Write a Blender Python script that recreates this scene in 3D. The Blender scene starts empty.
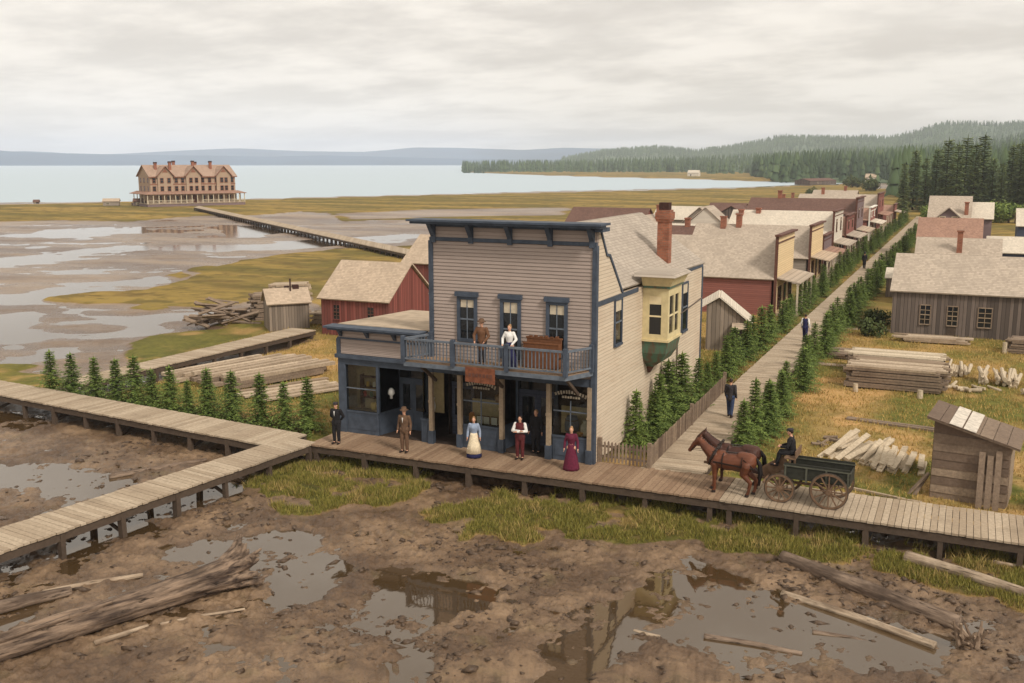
import bpy, math, random
import numpy as np
from mathutils import Vector, Matrix
C = bpy.context.scene.collection
SC = bpy.context.scene
rnd = random.Random(11)
R = math.radians

# ------------------------------------------------------------------ camera
F_PX, HORIZON, CX, CY, CAMZ = 996.0, 162.0, 512.0, 341.5, 12.5
PITCH = math.atan((CY-HORIZON)/F_PX)
YAW = math.atan(463/(F_PX/math.cos(PITCH)))
cam = bpy.data.cameras.new('camera'); camo = bpy.data.objects.new('camera', cam); C.objects.link(camo)
camo.location = (0, 0, CAMZ); camo.rotation_euler = (math.pi/2-PITCH, 0, YAW)
cam.sensor_width = 36; cam.lens = F_PX/1024*36; cam.clip_end = 30000; cam.clip_start = .1
SC.camera = camo
FW = Vector((-math.sin(YAW)*math.cos(PITCH), math.cos(YAW)*math.cos(PITCH), -math.sin(PITCH)))
RT = Vector((math.cos(YAW), math.sin(YAW), 0)); UP = RT.cross(FW)

def at(x, y, z=0.0):
    """ground position (world metres) that the survey point x, y of the photograph shows at level z"""
    d = FW + RT*((x-CX)/F_PX) + UP*((CY-y)/F_PX)
    t = (z-CAMZ)/d.z
    return (d.x*t, d.y*t)

# ------------------------------------------------------------------ mesh builder
class MB:
    def __init__(self, org=(0, 0, 0)):
        self.v = []; self.f = []; self.org = org
    def box(self, x0, x1, y0, y1, z0, z1):
        if x0 > x1: x0, x1 = x1, x0
        if y0 > y1: y0, y1 = y1, y0
        n = len(self.v)
        self.v += [(x0,y0,z0),(x1,y0,z0),(x1,y1,z0),(x0,y1,z0),(x0,y0,z1),(x1,y0,z1),(x1,y1,z1),(x0,y1,z1)]
        self.f += [tuple(n+i for i in q) for q in ((3,2,1,0),(4,5,6,7),(0,1,5,4),(1,2,6,5),(2,3,7,6),(3,0,4,7))]
        return self
    def beam(self, p, q, w, h, up=(0,0,1), roll=0.0):
        p = Vector(p); q = Vector(q); d = (q-p).normalized(); u = Vector(up)
        if abs(d.dot(u)) > .98: u = Vector((0,1,0))
        s = d.cross(u).normalized(); t = s.cross(d)
        if roll:
            c, sn = math.cos(roll), math.sin(roll); s, t = s*c+t*sn, t*c-s*sn
        n = len(self.v)
        for b in (p, q):
            for a, e in ((-1,-1),(1,-1),(1,1),(-1,1)):
                self.v.append(tuple(b+s*(a*w/2)+t*(e*h/2)))
        self.f += [tuple(n+i for i in x) for x in ((0,1,2,3),(7,6,5,4),(0,4,5,1),(1,5,6,2),(2,6,7,3),(3,7,4,0))]
        return self
    def tube(self, p, q, r0, r1, n=8, caps=True, jit=0, sub=1):
        p = Vector(p); q = Vector(q); d = (q-p).normalized()
        u = Vector((0,0,1)) if abs(d.z) < .95 else Vector((1,0,0))
        s = d.cross(u).normalized(); t = s.cross(d)
        b = len(self.v)
        for k in range(sub+1):
            a = k/sub; c = p+(q-p)*a; r = r0+(r1-r0)*a
            if jit and 0 < k < sub: c = c+s*rnd.uniform(-jit, jit)*r+t*rnd.uniform(-jit, jit)*r
            for i in range(n):
                ph = 2*math.pi*i/n; rr = r*(1+(rnd.uniform(-jit, jit) if jit else 0))
                self.v.append(tuple(c+s*(rr*math.cos(ph))+t*(rr*math.sin(ph))))
        for k in range(sub):
            for i in range(n):
                j = (i+1) % n; o = b+k*n
                self.f.append((o+i, o+j, o+n+j, o+n+i))
        if caps:
            self.f.append(tuple(b+i for i in reversed(range(n)))); self.f.append(tuple(b+sub*n+i for i in range(n)))
        return self
    def ball(self, c, rx, ry, rz, n=10, m=7):
        b = len(self.v)
        for k in range(m+1):
            th = math.pi*k/m
            for i in range(n):
                ph = 2*math.pi*i/n
                self.v.append((c[0]+rx*math.sin(th)*math.cos(ph), c[1]+ry*math.sin(th)*math.sin(ph), c[2]+rz*math.cos(th)))
        for k in range(m):
            for i in range(n):
                j = (i+1) % n
                self.f.append((b+k*n+i, b+k*n+n+i, b+k*n+n+j, b+k*n+j))
        return self
    def cap(self, p, q, r0, r1, n=10):
        self.tube(p, q, r0, r1, n); self.ball(p, r0, r0, r0, n, 6); self.ball(q, r1, r1, r1, n, 6); return self
    def lathe(self, prof, c=(0,0,0), n=16, sy=1.0, fold=0.0, nf=7):
        b = len(self.v); m = len(prof)
        for k, (r, z) in enumerate(prof):
            for i in range(n):
                ph = 2*math.pi*i/n; rr = r*(1+fold*math.sin(nf*ph)*(1-k/m))
                self.v.append((c[0]+rr*math.cos(ph), c[1]+rr*sy*math.sin(ph), c[2]+z))
        for k in range(m-1):
            for i in range(n):
                j = (i+1) % n; self.f.append((b+k*n+i, b+k*n+j, b+k*n+n+j, b+k*n+n+i))
        self.f.append(tuple(b+i for i in reversed(range(n)))); self.f.append(tuple(b+(m-1)*n+i for i in range(n)))
        return self
    def prism(self, pts, d):
        """closed polygon of 3-D points pushed along vector d"""
        n = len(self.v); k = len(pts); d = Vector(d)
        self.v += [tuple(p) for p in pts]+[tuple(Vector(p)+d) for p in pts]
        self.f.append(tuple(n+i for i in reversed(range(k)))); self.f.append(tuple(n+k+i for i in range(k)))
        for i in range(k):
            j = (i+1) % k; self.f.append((n+i, n+j, n+k+j, n+k+i))
        return self
    def quad(self, *p):
        n = len(self.v); self.v += [tuple(q) for q in p]; self.f.append(tuple(range(n, n+len(p)))); return self
    def mesh(self, name):
        m = bpy.data.meshes.new(name); o = self.org
        m.from_pydata([(a-o[0], b-o[1], c-o[2]) for a, b, c in self.v], [], self.f)
        import bmesh
        bm = bmesh.new(); bm.from_mesh(m); bmesh.ops.recalc_face_normals(bm, faces=bm.faces); bm.to_mesh(m); bm.free()
        return m
    def build(self, name, mat, parent=None, smooth=False, bevel=0):
        m = self.mesh(name); m.materials.append(mat)
        if smooth:
            m.polygons.foreach_set('use_smooth', [True]*len(m.polygons))
        o = bpy.data.objects.new(name, m); C.objects.link(o)
        if parent is not None: o.parent = parent
        else: o.location = self.org
        if bevel:
            md = o.modifiers.new('bevel', 'BEVEL'); md.width = bevel; md.segments = 1; md.limit_method = 'ANGLE'
        return o
    def fuse(self, name, mat, parent, voxel=.014, smooth=2):
        """weld the pieces into one continuous skin"""
        m = self.mesh(name); o = bpy.data.objects.new('weld', m); C.objects.link(o)
        r = o.modifiers.new('r', 'REMESH'); r.mode = 'VOXEL'; r.voxel_size = voxel
        s = o.modifiers.new('s', 'SMOOTH'); s.iterations = smooth; s.factor = .5
        dg = bpy.context.evaluated_depsgraph_get(); ev = o.evaluated_get(dg)
        nm = bpy.data.meshes.new_from_object(ev, depsgraph=dg); nm.name = name
        bpy.data.objects.remove(o); bpy.data.meshes.remove(m)
        nm.materials.clear(); nm.materials.append(mat)
        nm.polygons.foreach_set('use_smooth', [True]*len(nm.polygons))
        o = bpy.data.objects.new(name, nm); C.objects.link(o); o.parent = parent
        return o

def np_mesh(name, V, F, mat, parent=None, smooth=False, attrs=None):
    """mesh from numpy: V (n,3), F (m,k) with equal-sized faces"""
    m = bpy.data.meshes.new(name); V = np.asarray(V, dtype=np.float32); F = np.asarray(F, dtype=np.int32)
    k = F.shape[1]
    m.vertices.add(len(V)); m.vertices.foreach_set('co', V.ravel())
    m.loops.add(F.size); m.loops.foreach_set('vertex_index', F.ravel())
    m.polygons.add(len(F)); m.polygons.foreach_set('loop_start', np.arange(0, F.size, k, dtype=np.int32))
    m.polygons.foreach_set('loop_total', np.full(len(F), k, dtype=np.int32))
    if smooth: m.polygons.foreach_set('use_smooth', np.ones(len(F), dtype=bool))
    m.update(calc_edges=True)
    for a, vals in (attrs or {}).items():
        t = m.attributes.new(a, 'FLOAT', 'POINT'); t.data.foreach_set('value', np.asarray(vals, dtype=np.float32))
    m.materials.append(mat)
    o = bpy.data.objects.new(name, m); C.objects.link(o)
    if parent: o.parent = parent
    return o

def thing(name, label, cat, loc=(0,0,0), rz=0.0, group=None):
    o = bpy.data.objects.new(name, None); C.objects.link(o); o.empty_display_size = .3
    o.location = loc; o.rotation_euler = (0,0,rz); o['label'] = label; o['category'] = cat
    if group: o['group'] = group
    return o
def tag(o, label, cat, group=None):
    o['label'] = label; o['category'] = cat
    if group: o['group'] = group
    return o
def struct(o, kind='structure'):
    o['kind'] = kind; return o
def copy_tree(o, parent=None):
    c = o.copy(); C.objects.link(c)
    if parent is not None: c.parent = parent
    for ch in o.children: copy_tree(ch, c)
    return c

# ------------------------------------------------------------------ numpy noise and polygons
def _hash(ix, iy, s):
    h = (ix.astype(np.int64)*374761393 + iy.astype(np.int64)*668265263 + s*974711) & 0x7fffffff
    h = ((h ^ (h >> 13))*1274126177) & 0x7fffffff
    return ((h ^ (h >> 16)) & 0xffff)/65535.0
def vnoise(x, y, s=0):
    ix = np.floor(x); iy = np.floor(y); fx = x-ix; fy = y-iy
    fx = fx*fx*(3-2*fx); fy = fy*fy*(3-2*fy)
    a = _hash(ix, iy, s); b = _hash(ix+1, iy, s); c = _hash(ix, iy+1, s); d = _hash(ix+1, iy+1, s)
    return (a+(b-a)*fx)*(1-fy)+(c+(d-c)*fx)*fy
def fbm(x, y, s=0, o=4):
    t = 0; a = .5
    for k in range(o):
        t = t+a*(vnoise(x*2**k+k*17.3, y*2**k+k*5.1, s+k)-.5); a *= .5
    return t*2          # about -1..1
def sdf(X, Y, poly):
    """signed distance, positive inside"""
    n = len(poly); ins = np.zeros(X.shape, bool); d2 = np.full(X.shape, 1e18)
    for i in range(n):
        (x0, y0), (x1, y1) = poly[i], poly[(i+1) % n]
        ex, ey = x1-x0, y1-y0; L = ex*ex+ey*ey+1e-9
        t = np.clip(((X-x0)*ex+(Y-y0)*ey)/L, 0, 1)
        d2 = np.minimum(d2, (X-x0-t*ex)**2+(Y-y0-t*ey)**2)
        c = ((y0 > Y) != (y1 > Y)) & (X < ex*(Y-y0)/(ey if abs(ey) > 1e-9 else 1e-9)+x0)
        ins ^= c
    return np.sqrt(d2)*np.where(ins, 1, -1)
def sstep(a, b, x):
    t = np.clip((x-a)/(b-a), 0, 1); return t*t*(3-2*t)
# ------------------------------------------------------------------ materials
def lin(r, g, b):
    return tuple(((c/255+.055)/1.055)**2.4 if c > 10.3 else c/255/12.92 for c in (r, g, b))
def nt(name):
    m = bpy.data.materials.new(name); m.use_nodes = True
    t = m.node_tree; b = t.nodes['Principled BSDF']
    return m, t, b
def N(t, typ, **k):
    n = t.nodes.new(typ)
    for a, v in k.items(): setattr(n, a, v)
    return n
def mth(t, op, a, b=None):
    n = N(t, 'ShaderNodeMath', operation=op)
    for i, v in enumerate((a, b)):
        if v is None: continue
        if isinstance(v, (int, float)): n.inputs[i].default_value = v
        else: t.links.new(v, n.inputs[i])
    return n.outputs[0]
def mixc(t, f, a, b, mode='MIX'):
    n = N(t, 'ShaderNodeMix', data_type='RGBA', blend_type=mode)
    for i, v in ((0, f), (6, a), (7, b)):
        if isinstance(v, (int, float)): n.inputs[i].default_value = v
        elif isinstance(v, tuple): n.inputs[i].default_value = (*v, 1)
        else: t.links.new(v, n.inputs[i])
    return n.outputs[2]
def noise(t, vec, scale, detail=4, rough=.55):
    n = N(t, 'ShaderNodeTexNoise'); n.inputs['Scale'].default_value = scale
    n.inputs['Detail'].default_value = detail; n.inputs['Roughness'].default_value = rough
    if vec is not None: t.links.new(vec, n.inputs['Vector'])
    return n.outputs['Fac']
def stretch(t, vec, s):
    n = N(t, 'ShaderNodeMapping'); n.inputs['Scale'].default_value = s; t.links.new(vec, n.inputs['Vector']); return n.outputs[0]
def ramp(t, f, a, b):
    n = N(t, 'ShaderNodeMapRange', interpolation_type='SMOOTHSTEP'); t.links.new(f, n.inputs[0])
    n.inputs[1].default_value = a; n.inputs[2].default_value = b; return n.outputs[0]
def sc3(c, k): return tuple(min(1, x*k) for x in c)
def bump(t, b, h, strength=.5, dist=.02):
    n = N(t, 'ShaderNodeBump'); n.inputs['Strength'].default_value = strength; n.inputs['Distance'].default_value = dist
    t.links.new(h, n.inputs['Height']); t.links.new(n.outputs[0], b.inputs['Normal'])
def coord(t): return N(t, 'ShaderNodeTexCoord').outputs['Object']

def plain(name, c, rough=.7, var=.12, scale=6, metal=0, spec=.3):
    m, t, b = nt(name); co = coord(t)
    f = noise(t, co, scale, 5)
    col = mixc(t, ramp(t, f, .3, .7), sc3(c, 1-var), sc3(c, 1+var)); t.links.new(col, b.inputs['Base Color'])
    b.inputs['Roughness'].default_value = rough; b.inputs['Metallic'].default_value = metal
    b.inputs['Specular IOR Level'].default_value = spec
    bump(t, b, f, .15, .01)
    return m
def wood(name, c, c2=None, var=.3, rough=.85, scale=3, spec=.2):
    """separate boards: every board its own tone, grain noise over it"""
    m, t, b = nt(name); co = coord(t); g = N(t, 'ShaderNodeNewGeometry')
    f = noise(t, co, scale*3, 6, .65)
    col = mixc(t, g.outputs['Random Per Island'], sc3(c, 1-var), c2 or sc3(c, 1+var))
    col = mixc(t, ramp(t, f, .3, .75), mixc(t, .5, col, sc3(c, .45)), col)
    st = noise(t, co, .9, 3); col = mixc(t, mth(t, 'MULTIPLY', ramp(t, st, .5, .75), .45), col, sc3(c, .5))
    t.links.new(col, b.inputs['Base Color']); b.inputs['Roughness'].default_value = rough
    b.inputs['Specular IOR Level'].default_value = spec
    bump(t, b, f, .3, .01)
    return m
def boards(name, c, axis='Z', pitch=.15, var=.14, c2=None, worn=.3, rough=.8, gap=.08, wornc=None):
    """board cladding: axis Z = horizontal clapboards, H = upright boards"""
    m, t, b = nt(name); co = coord(t)
    s = N(t, 'ShaderNodeSeparateXYZ'); t.links.new(co, s.inputs[0])
    u = s.outputs[2] if axis == 'Z' else mth(t, 'ADD', s.outputs[0], s.outputs[1])
    tt = mth(t, 'DIVIDE', u, pitch); cell = mth(t, 'FLOOR', tt); fr = mth(t, 'FRACT', tt)
    w = N(t, 'ShaderNodeTexWhiteNoise', noise_dimensions='1D'); t.links.new(cell, w.inputs['W'])
    st = stretch(t, co, (1, 1, 9) if axis == 'Z' else (9, 9, .7))
    f = noise(t, st, 1.6, 6, .65); big = noise(t, co, .45, 3)
    col = mixc(t, w.outputs[0], sc3(c, 1-var), c2 or sc3(c, 1+var))
    col = mixc(t, mth(t, 'MULTIPLY', ramp(t, f, .45, .75), worn), col, wornc or sc3(c, .55))
    col = mixc(t, mth(t, 'MULTIPLY', ramp(t, big, .45, .75), worn*.8), col, wornc or sc3(c, .7))
    gp = mth(t, 'LESS_THAN', fr, gap); col = mixc(t, mth(t, 'MULTIPLY', gp, .75), col, sc3(c, .3))
    t.links.new(col, b.inputs['Base Color']); b.inputs['Roughness'].default_value = rough
    b.inputs['Specular IOR Level'].default_value = .2
    h = mth(t, 'ADD', mth(t, 'MULTIPLY', mth(t, 'SUBTRACT', 1.0, fr) if axis == 'Z' else mth(t, 'SUBTRACT', 1.0, gp), 1.0), mth(t, 'MULTIPLY', f, .3))
    bump(t, b, h, .7, .02)
    return m
def shingles(name, c, along='X', row=.16, var=.16, dark=.74, rise=.6):
    """wood shingle roof: rows by height, joints along the eave"""
    m, t, b = nt(name); co = coord(t)
    s = N(t, 'ShaderNodeSeparateXYZ'); t.links.new(co, s.inputs[0])
    u = s.outputs[0 if along == 'X' else 1]
    v = mth(t, 'DIVIDE', s.outputs[2], row*rise); cell = mth(t, 'FLOOR', v); fr = mth(t, 'FRACT', v)
    w0 = N(t, 'ShaderNodeTexWhiteNoise', noise_dimensions='1D'); t.links.new(cell, w0.inputs['W'])
    uu = mth(t, 'ADD', mth(t, 'DIVIDE', u, .17), mth(t, 'MULTIPLY', w0.outputs[0], 7.0))
    cb = N(t, 'ShaderNodeCombineXYZ'); t.links.new(mth(t, 'FLOOR', uu), cb.inputs[0]); t.links.new(cell, cb.inputs[1])
    w = N(t, 'ShaderNodeTexWhiteNoise', noise_dimensions='2D'); t.links.new(cb.outputs[0], w.inputs['Vector'])
    col = mixc(t, w.outputs[0], sc3(c, 1-var), sc3(c, 1+var*.7))
    big = noise(t, co, .5, 5, .6); col = mixc(t, mth(t, 'MULTIPLY', ramp(t, big, .42, .72), .5), col, sc3(c, dark))
    fine = noise(t, co, 5, 5, .7); col = mixc(t, mth(t, 'MULTIPLY', ramp(t, fine, .5, .75), .25), col, sc3(c, .65))
    gp = mth(t, 'LESS_THAN', fr, .14); col = mixc(t, mth(t, 'MULTIPLY', gp, .45), col, sc3(c, .35))
    t.links.new(col, b.inputs['Base Color']); b.inputs['Roughness'].default_value = .9
    b.inputs['Specular IOR Level'].default_value = .15
    bump(t, b, mth(t, 'ADD', mth(t, 'SUBTRACT', 1.0, fr), mth(t, 'MULTIPLY', w.outputs[0], .6)), .6, .03)
    return m
def brick(name, c):
    m, t, b = nt(name); co = coord(t)
    s = N(t, 'ShaderNodeSeparateXYZ'); t.links.new(co, s.inputs[0])
    cb = N(t, 'ShaderNodeCombineXYZ'); t.links.new(mth(t, 'ADD', s.outputs[0], s.outputs[1]), cb.inputs[0]); t.links.new(s.outputs[2], cb.inputs[1])
    k = N(t, 'ShaderNodeTexBrick'); k.inputs['Scale'].default_value = 1; k.inputs['Brick Width'].default_value = .22
    k.inputs['Row Height'].default_value = .075; k.inputs['Mortar Size'].default_value = .008
    k.inputs['Color1'].default_value = (*sc3(c, .8), 1); k.inputs['Color2'].default_value = (*sc3(c, 1.25), 1); k.inputs['Mortar'].default_value = (*lin(120,105,92), 1)
    t.links.new(cb.outputs[0], k.inputs['Vector'])
    f = noise(t, co, 2.5, 5); col = mixc(t, mth(t, 'MULTIPLY', ramp(t, f, .45, .7), .5), k.outputs[0], sc3(c, .4))
    t.links.new(col, b.inputs['Base Color']); b.inputs['Roughness'].default_value = .9
    return m
def foliage(name, a, bcol, rough=.75, big=0.0):
    m, t, b = nt(name); g = N(t, 'ShaderNodeNewGeometry')
    col = mixc(t, g.outputs['Random Per Island'], a, bcol)
    if big:
        f = noise(t, coord(t), big, 4); col = mixc(t, ramp(t, f, .35, .65), col, sc3(a, .65))
    oi = N(t, 'ShaderNodeObjectInfo'); col = mixc(t, mth(t, 'MULTIPLY', oi.outputs['Random'], .3), col, sc3(bcol, 1.1))
    t.links.new(col, b.inputs['Base Color']); b.inputs['Roughness'].default_value = rough
    b.inputs['Specular IOR Level'].default_value = .15
    return m
def pane(name, c=(.012,.014,.016), rough=.06):
    m, t, b = nt(name); f = noise(t, coord(t), 1.3, 2)
    b.inputs['Base Color'].default_value = (*c, 1); b.inputs['Roughness'].default_value = rough
    b.inputs['Specular IOR Level'].default_value = .5; bump(t, b, f, .08, .03)
    return m
def clear_glass(name):
    m = bpy.data.materials.new(name); m.use_nodes = True; t = m.node_tree; t.nodes.clear()
    o = N(t, 'ShaderNodeOutputMaterial'); mx = N(t, 'ShaderNodeMixShader'); fr = N(t, 'ShaderNodeFresnel'); fr.inputs[0].default_value = 1.45
    a = N(t, 'ShaderNodeBsdfTransparent'); a.inputs[0].default_value = (.8,.82,.8,1); g = N(t, 'ShaderNodeBsdfGlossy'); g.inputs['Roughness'].default_value = .03
    t.links.new(fr.outputs[0], mx.inputs[0]); t.links.new(a.outputs[0], mx.inputs[1]); t.links.new(g.outputs[0], mx.inputs[2]); t.links.new(mx.outputs[0], o.inputs[0])
    return m

M = {}
M['siding'] = boards('grey mauve clapboard', lin(164,148,138), 'Z', .14, .08, worn=.35)
M['cream_siding'] = boards('weathered cream clapboard', lin(200,184,162), 'Z', .14, .05, worn=.5, wornc=lin(172,146,122))
M['blue'] = plain('blue grey paint', lin(68,76,88), .65, .2, 3)
M['blue_lt'] = plain('worn light blue paint', lin(98,105,114), .7, .18, 4)
M['cream'] = plain('cream paint', lin(222,205,165), .6, .08, 3)
M['yellow'] = plain('buttery yellow paint', lin(206,190,146), .6, .1, 4)
M['verdigris'] = None
M['post'] = wood('bare post wood', lin(168,148,124), var=.12)
M['white'] = plain('white paint', lin(225,220,208), .55, .06)
M['pane'] = pane('dark window glass')
M['glass'] = clear_glass('shop glass')
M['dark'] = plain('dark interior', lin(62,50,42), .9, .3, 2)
M['interior'] = plain('shop interior plaster', lin(180,160,120), .8, .1)
M['brick'] = brick('red brick', lin(150,88,62))
M['soot'] = plain('sooty brick', lin(62,40,34), .9, .3, 9)
M['shingle_x'] = shingles('silvery shingles', lin(180,165,148), 'X')
M['shingle_y'] = shingles('silvery shingles along the street', lin(172,160,146), 'Y')
M['shingle_tan'] = shingles('tan shingles', lin(186,166,144), 'X')
M['shingle_pink'] = shingles('reddish shingles', lin(160,126,108), 'X')
M['shingle_brown'] = shingles('brown shingles', lin(112,86,76), 'X')
M['shingle_pale'] = shingles('pale shingles', lin(208,196,178), 'X', var=.12, dark=.8)
M['tar'] = plain('felted flat roof', lin(172,154,132), .9, .15, 2)
M['red'] = boards('barn red boards', lin(130,74,66), 'H', .24, .3, worn=.55, wornc=lin(112,80,72), gap=.16)
M['red_clap'] = boards('dull red clapboard', lin(138,88,78), 'Z', .16, .1, worn=.35)
M['barn'] = boards('weathered grey barn boards', lin(108,96,88), 'H', .24, .42, gap=.14, worn=.5)
M['shed'] = boards('weathered grey shed boards', lin(134,120,106), 'H', .2, .35, gap=.14, worn=.5)
M['shed_clap'] = boards('weathered lapped boards', lin(116,100,88), 'Z', .3, .25, worn=.5, gap=.1)
M['tan_clap'] = boards('cream front boards', lin(218,192,150), 'Z', .18, .06, worn=.25)
M['white_clap'] = boards('white front boards', lin(212,202,186), 'Z', .18, .05, worn=.2)
M['grey_clap'] = boards('grey clapboard', lin(150,138,126), 'Z', .16, .1, worn=.35)
M['mauve_clap'] = boards('mauve grey clapboard', lin(126,108,108), 'Z', .16, .1, worn=.3)
M['slate_clap'] = boards('slate blue boards', lin(74,78,92), 'Z', .18, .1, worn=.3)
M['brown_trim'] = plain('brown trim', lin(96,62,50), .7, .15)
M['deck'] = wood('boardwalk planks', lin(176,156,132), lin(196,178,154), var=.1)
M['deck_brown'] = wood('trodden boardwalk planks', lin(150,122,98), lin(168,142,116), var=.14)
M['beam'] = wood('boardwalk timbers', lin(90,76,64), var=.22)
M['lumber'] = wood('stacked lumber', lin(158,134,110), lin(210,190,164), var=.3)
M['lumber_old'] = wood('old grey brown lumber', lin(122,102,88), lin(166,146,124), var=.25)
M['firewood'] = wood('split firewood', lin(184,162,132), lin(228,212,186), var=.3)
M['drift'] = wood('driftwood', lin(120,98,80), lin(168,146,124), var=.25, scale=2)
M['drift_dark'] = wood('wet driftwood', lin(92,74,62), lin(128,106,90), var=.25, scale=2)
M['rust'] = plain('rust orange sign board', lin(118,70,48), .85, .3, 5)
M['orange_wood'] = wood('varnished orange wood', lin(114,74,50), lin(130,86,58), var=.12)
M['bark'] = plain('bark', lin(82,66,52), .95, .3, 8)
M['spruce'] = foliage('spruce needles', lin(60,82,42), lin(124,140,70))
M['forest'] = foliage('forest needles', lin(80,94,58), lin(124,134,82))
M['leaf'] = foliage('light green leaves', lin(86,108,52), lin(128,140,70))
M['scrub'] = foliage('dark scrub leaves', lin(54,66,40), lin(84,92,52))
M['skin'] = plain('skin', lin(206,156,128), .55, .06, 12)
M['hair_dark'] = plain('dark hair', lin(48,34,26), .6, .2, 30)
M['hair_fair'] = plain('fair hair', lin(150,116,80), .6, .2, 30)
for k, c in dict(black=(30,28,30), charcoal=(52,48,50), brown_suit=(98,74,56), brown_coat=(104,72,50), blouse_blue=(140,152,172), apron=(222,206,176), navy=(34,36,74), shirt=(226,222,216),
                 maroon=(84,32,34), burgundy=(92,28,50), jeans=(52,64,92), boot=(40,30,26), eye=(20,16,14), tan_hat=(150,122,86)).items():
    M[k] = plain(k.replace('_', ' ')+' cloth', lin(*c), .85, .15, 14)
M['horse'] = plain('bay horse coat', lin(98,56,36), .5, .22, 3)
M['horse_dark'] = plain('dark bay horse coat', lin(66,38,28), .5, .2, 3)
M['mane'] = plain('black mane hair', lin(26,20,18), .7, .2, 20)
M['leather'] = plain('harness leather', lin(40,28,22), .5, .2, 12)
M['wagon_green'] = plain('dark green wagon paint', lin(46,46,38), .7, .25, 4)
M['wagon_gear'] = plain('worn brown running gear', lin(112,88,68), .75, .2, 8)
M['iron'] = plain('iron tyre', lin(96,84,74), .5, .2, 9, metal=.4)
M['hotel'] = boards('salmon hotel boards', lin(172,148,126), 'Z', .3, .05, worn=.15)
M['hotel_roof'] = shingles('hotel shingles', lin(168,142,124), 'X', row=.4)
M['hotel_trim'] = plain('russet trim', lin(140,94,74), .7, .12, 1)
M['sill'] = plain('pale trim', lin(196,182,158), .6, .1)
M['rock'] = plain('wet clods', lin(84,68,54), .5, .3, 9)
def _verd():
    m, t, b = nt('green painted tin with rust streaks'); co = coord(t)
    f = noise(t, stretch(t, co, (2, 2, .6)), 2.2, 5, .6)
    col = mixc(t, ramp(t, f, .42, .62), lin(72,104,84), lin(92,78,60)); t.links.new(col, b.inputs['Base Color']); b.inputs['Roughness'].default_value = .6
    return m
M['verdigris'] = _verd()

def drift_mat(name, ang, a, b_):
    """weathered log: grain and cracks run along the log"""
    m, t, b = nt(name); co = coord(t)
    mp = N(t, 'ShaderNodeMapping'); mp.inputs['Rotation'].default_value = (0, 0, -ang); t.links.new(co, mp.inputs['Vector'])
    v = stretch(t, mp.outputs[0], (.6, 4.5, 4.5)); f = noise(t, v, 1.2, 7, .65); g = noise(t, stretch(t, mp.outputs[0], (1.2, 14, 14)), 1.3, 4, .6)
    col = mixc(t, ramp(t, f, .34, .66), a, b_); col = mixc(t, ramp(t, g, .6, .72), col, sc3(a, .35)); col = mixc(t, mth(t, 'MULTIPLY', ramp(t, noise(t, co, .9, 4), .5, .7), .55), col, sc3(a, .55))
    t.links.new(col, b.inputs['Base Color']); b.inputs['Roughness'].default_value = .8; b.inputs['Specular IOR Level'].default_value = .3
    bump(t, b, mth(t, 'SUBTRACT', f, mth(t, 'MULTIPLY', ramp(t, g, .6, .72), .6)), 1.0, .07); return m
# ------------------------------------------------------------------ ground, water, sky, haze
A = lambda *p: [at(x, y) for x, y in p]
P_SIDE = [(-1500,-60),(300,-60),(300,900)]+A((862,182.6),(800,184.5),(740,187),(640,189),(480,192.5),(250,198.6),(125,200.5),(0,202.5),(-300,206),(-900,214))
P_HEAD = A((463,172.2),(520,174.5),(600,177),(680,178.8),(740,180.8),(830,182))+[(300,900),(1600,900),(1600,6000),(-1500,6000),(-900,2600)]
P_LAND = [(-40.6,35.6),(-40.9,40),(-40.9,48),(-40.6,56.5),(-47,57.4),(-52,58.5),(-53,62),(-48,66),(-47,75),(-50,92),(-54,115),(-62,150),(-66,190),(-60,240),(-50,330),(-44,480),(40,700),(300,700),(300,35.4)]
BANKS = [A((235,488),(262,468),(330,455),(430,468),(436,492),(400,508),(350,512),(300,520),(262,508)),
         A((405,530),(440,508),(470,500),(560,488),(680,503),(780,522),(900,545),(1100,575),(1100,640),(1010,612),(950,594),(860,572),(760,560),(690,548),(610,542),(560,545),(470,543)),
         A((170,395),(320,420),(340,445),(300,455),(235,440))]
ISLES = [A((48,299),(90,293),(150,291),(178,282),(205,272),(240,261),(330,250),(420,246),(450,262),(450,320),(330,312),(290,292),(262,300),(236,306),(200,309),(150,306),(90,305)),
         A((165,276),(182,272),(194,277),(180,281)), A((186,272),(205,267),(230,268),(222,273),(200,275)),
         A((127,309),(140,306),(168,309),(150,312)),
         A((-60,372),(0,376),(45,378),(75,388),(20,392),(-80,396)), A((-40,372),(0,366),(28,369),(0,374)),
         A((125,352),(150,338),(205,331),(250,330),(322,326),(322,336),(170,372),(130,372)),
         A((-300,228),(0,222),(60,221),(130,222),(200,216),(248,216),(300,212),(330,214),(345,222),(390,220),(480,222),(600,224),(690,226),(870,217),(885,200),(866,184),(800,186),(740,188.6),(640,191),(480,194.5),(250,200),(0,205),(-300,208))]
SANDS = [A((340,214),(420,210),(500,209),(566,208),(572,216),(500,217),(430,218),(350,220)), A((250,218),(300,214),(335,217),(322,222),(262,224))]
FLATWATER = [A((-60,262),(20,257),(90,250),(150,242),(146,249),(60,262),(-60,275)), A((150,248),(270,243),(360,236),(420,234),(420,240),(300,248),(200,254)),
             A((40,306),(66,320),(106,326),(86,336),(33,353),(-60,366),(-60,385),(33,368),(90,352),(128,338),(186,322),(212,311),(190,310),(150,314),(100,313),(70,303),(120,288),(182,283),(165,276),(90,284),(30,292),(-40,296),(-40,308)),
             A((200,276),(232,270),(228,277),(192,286),(185,283)), A((-60,318),(40,310),(54,314),(0,330),(-60,336)),
             A((0,236),(70,228),(140,229),(150,232),(60,238)), A((205,226),(290,226),(300,232),(230,238)), A((0,342),(30,332),(48,336),(20,350),(-10,352))]
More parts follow.
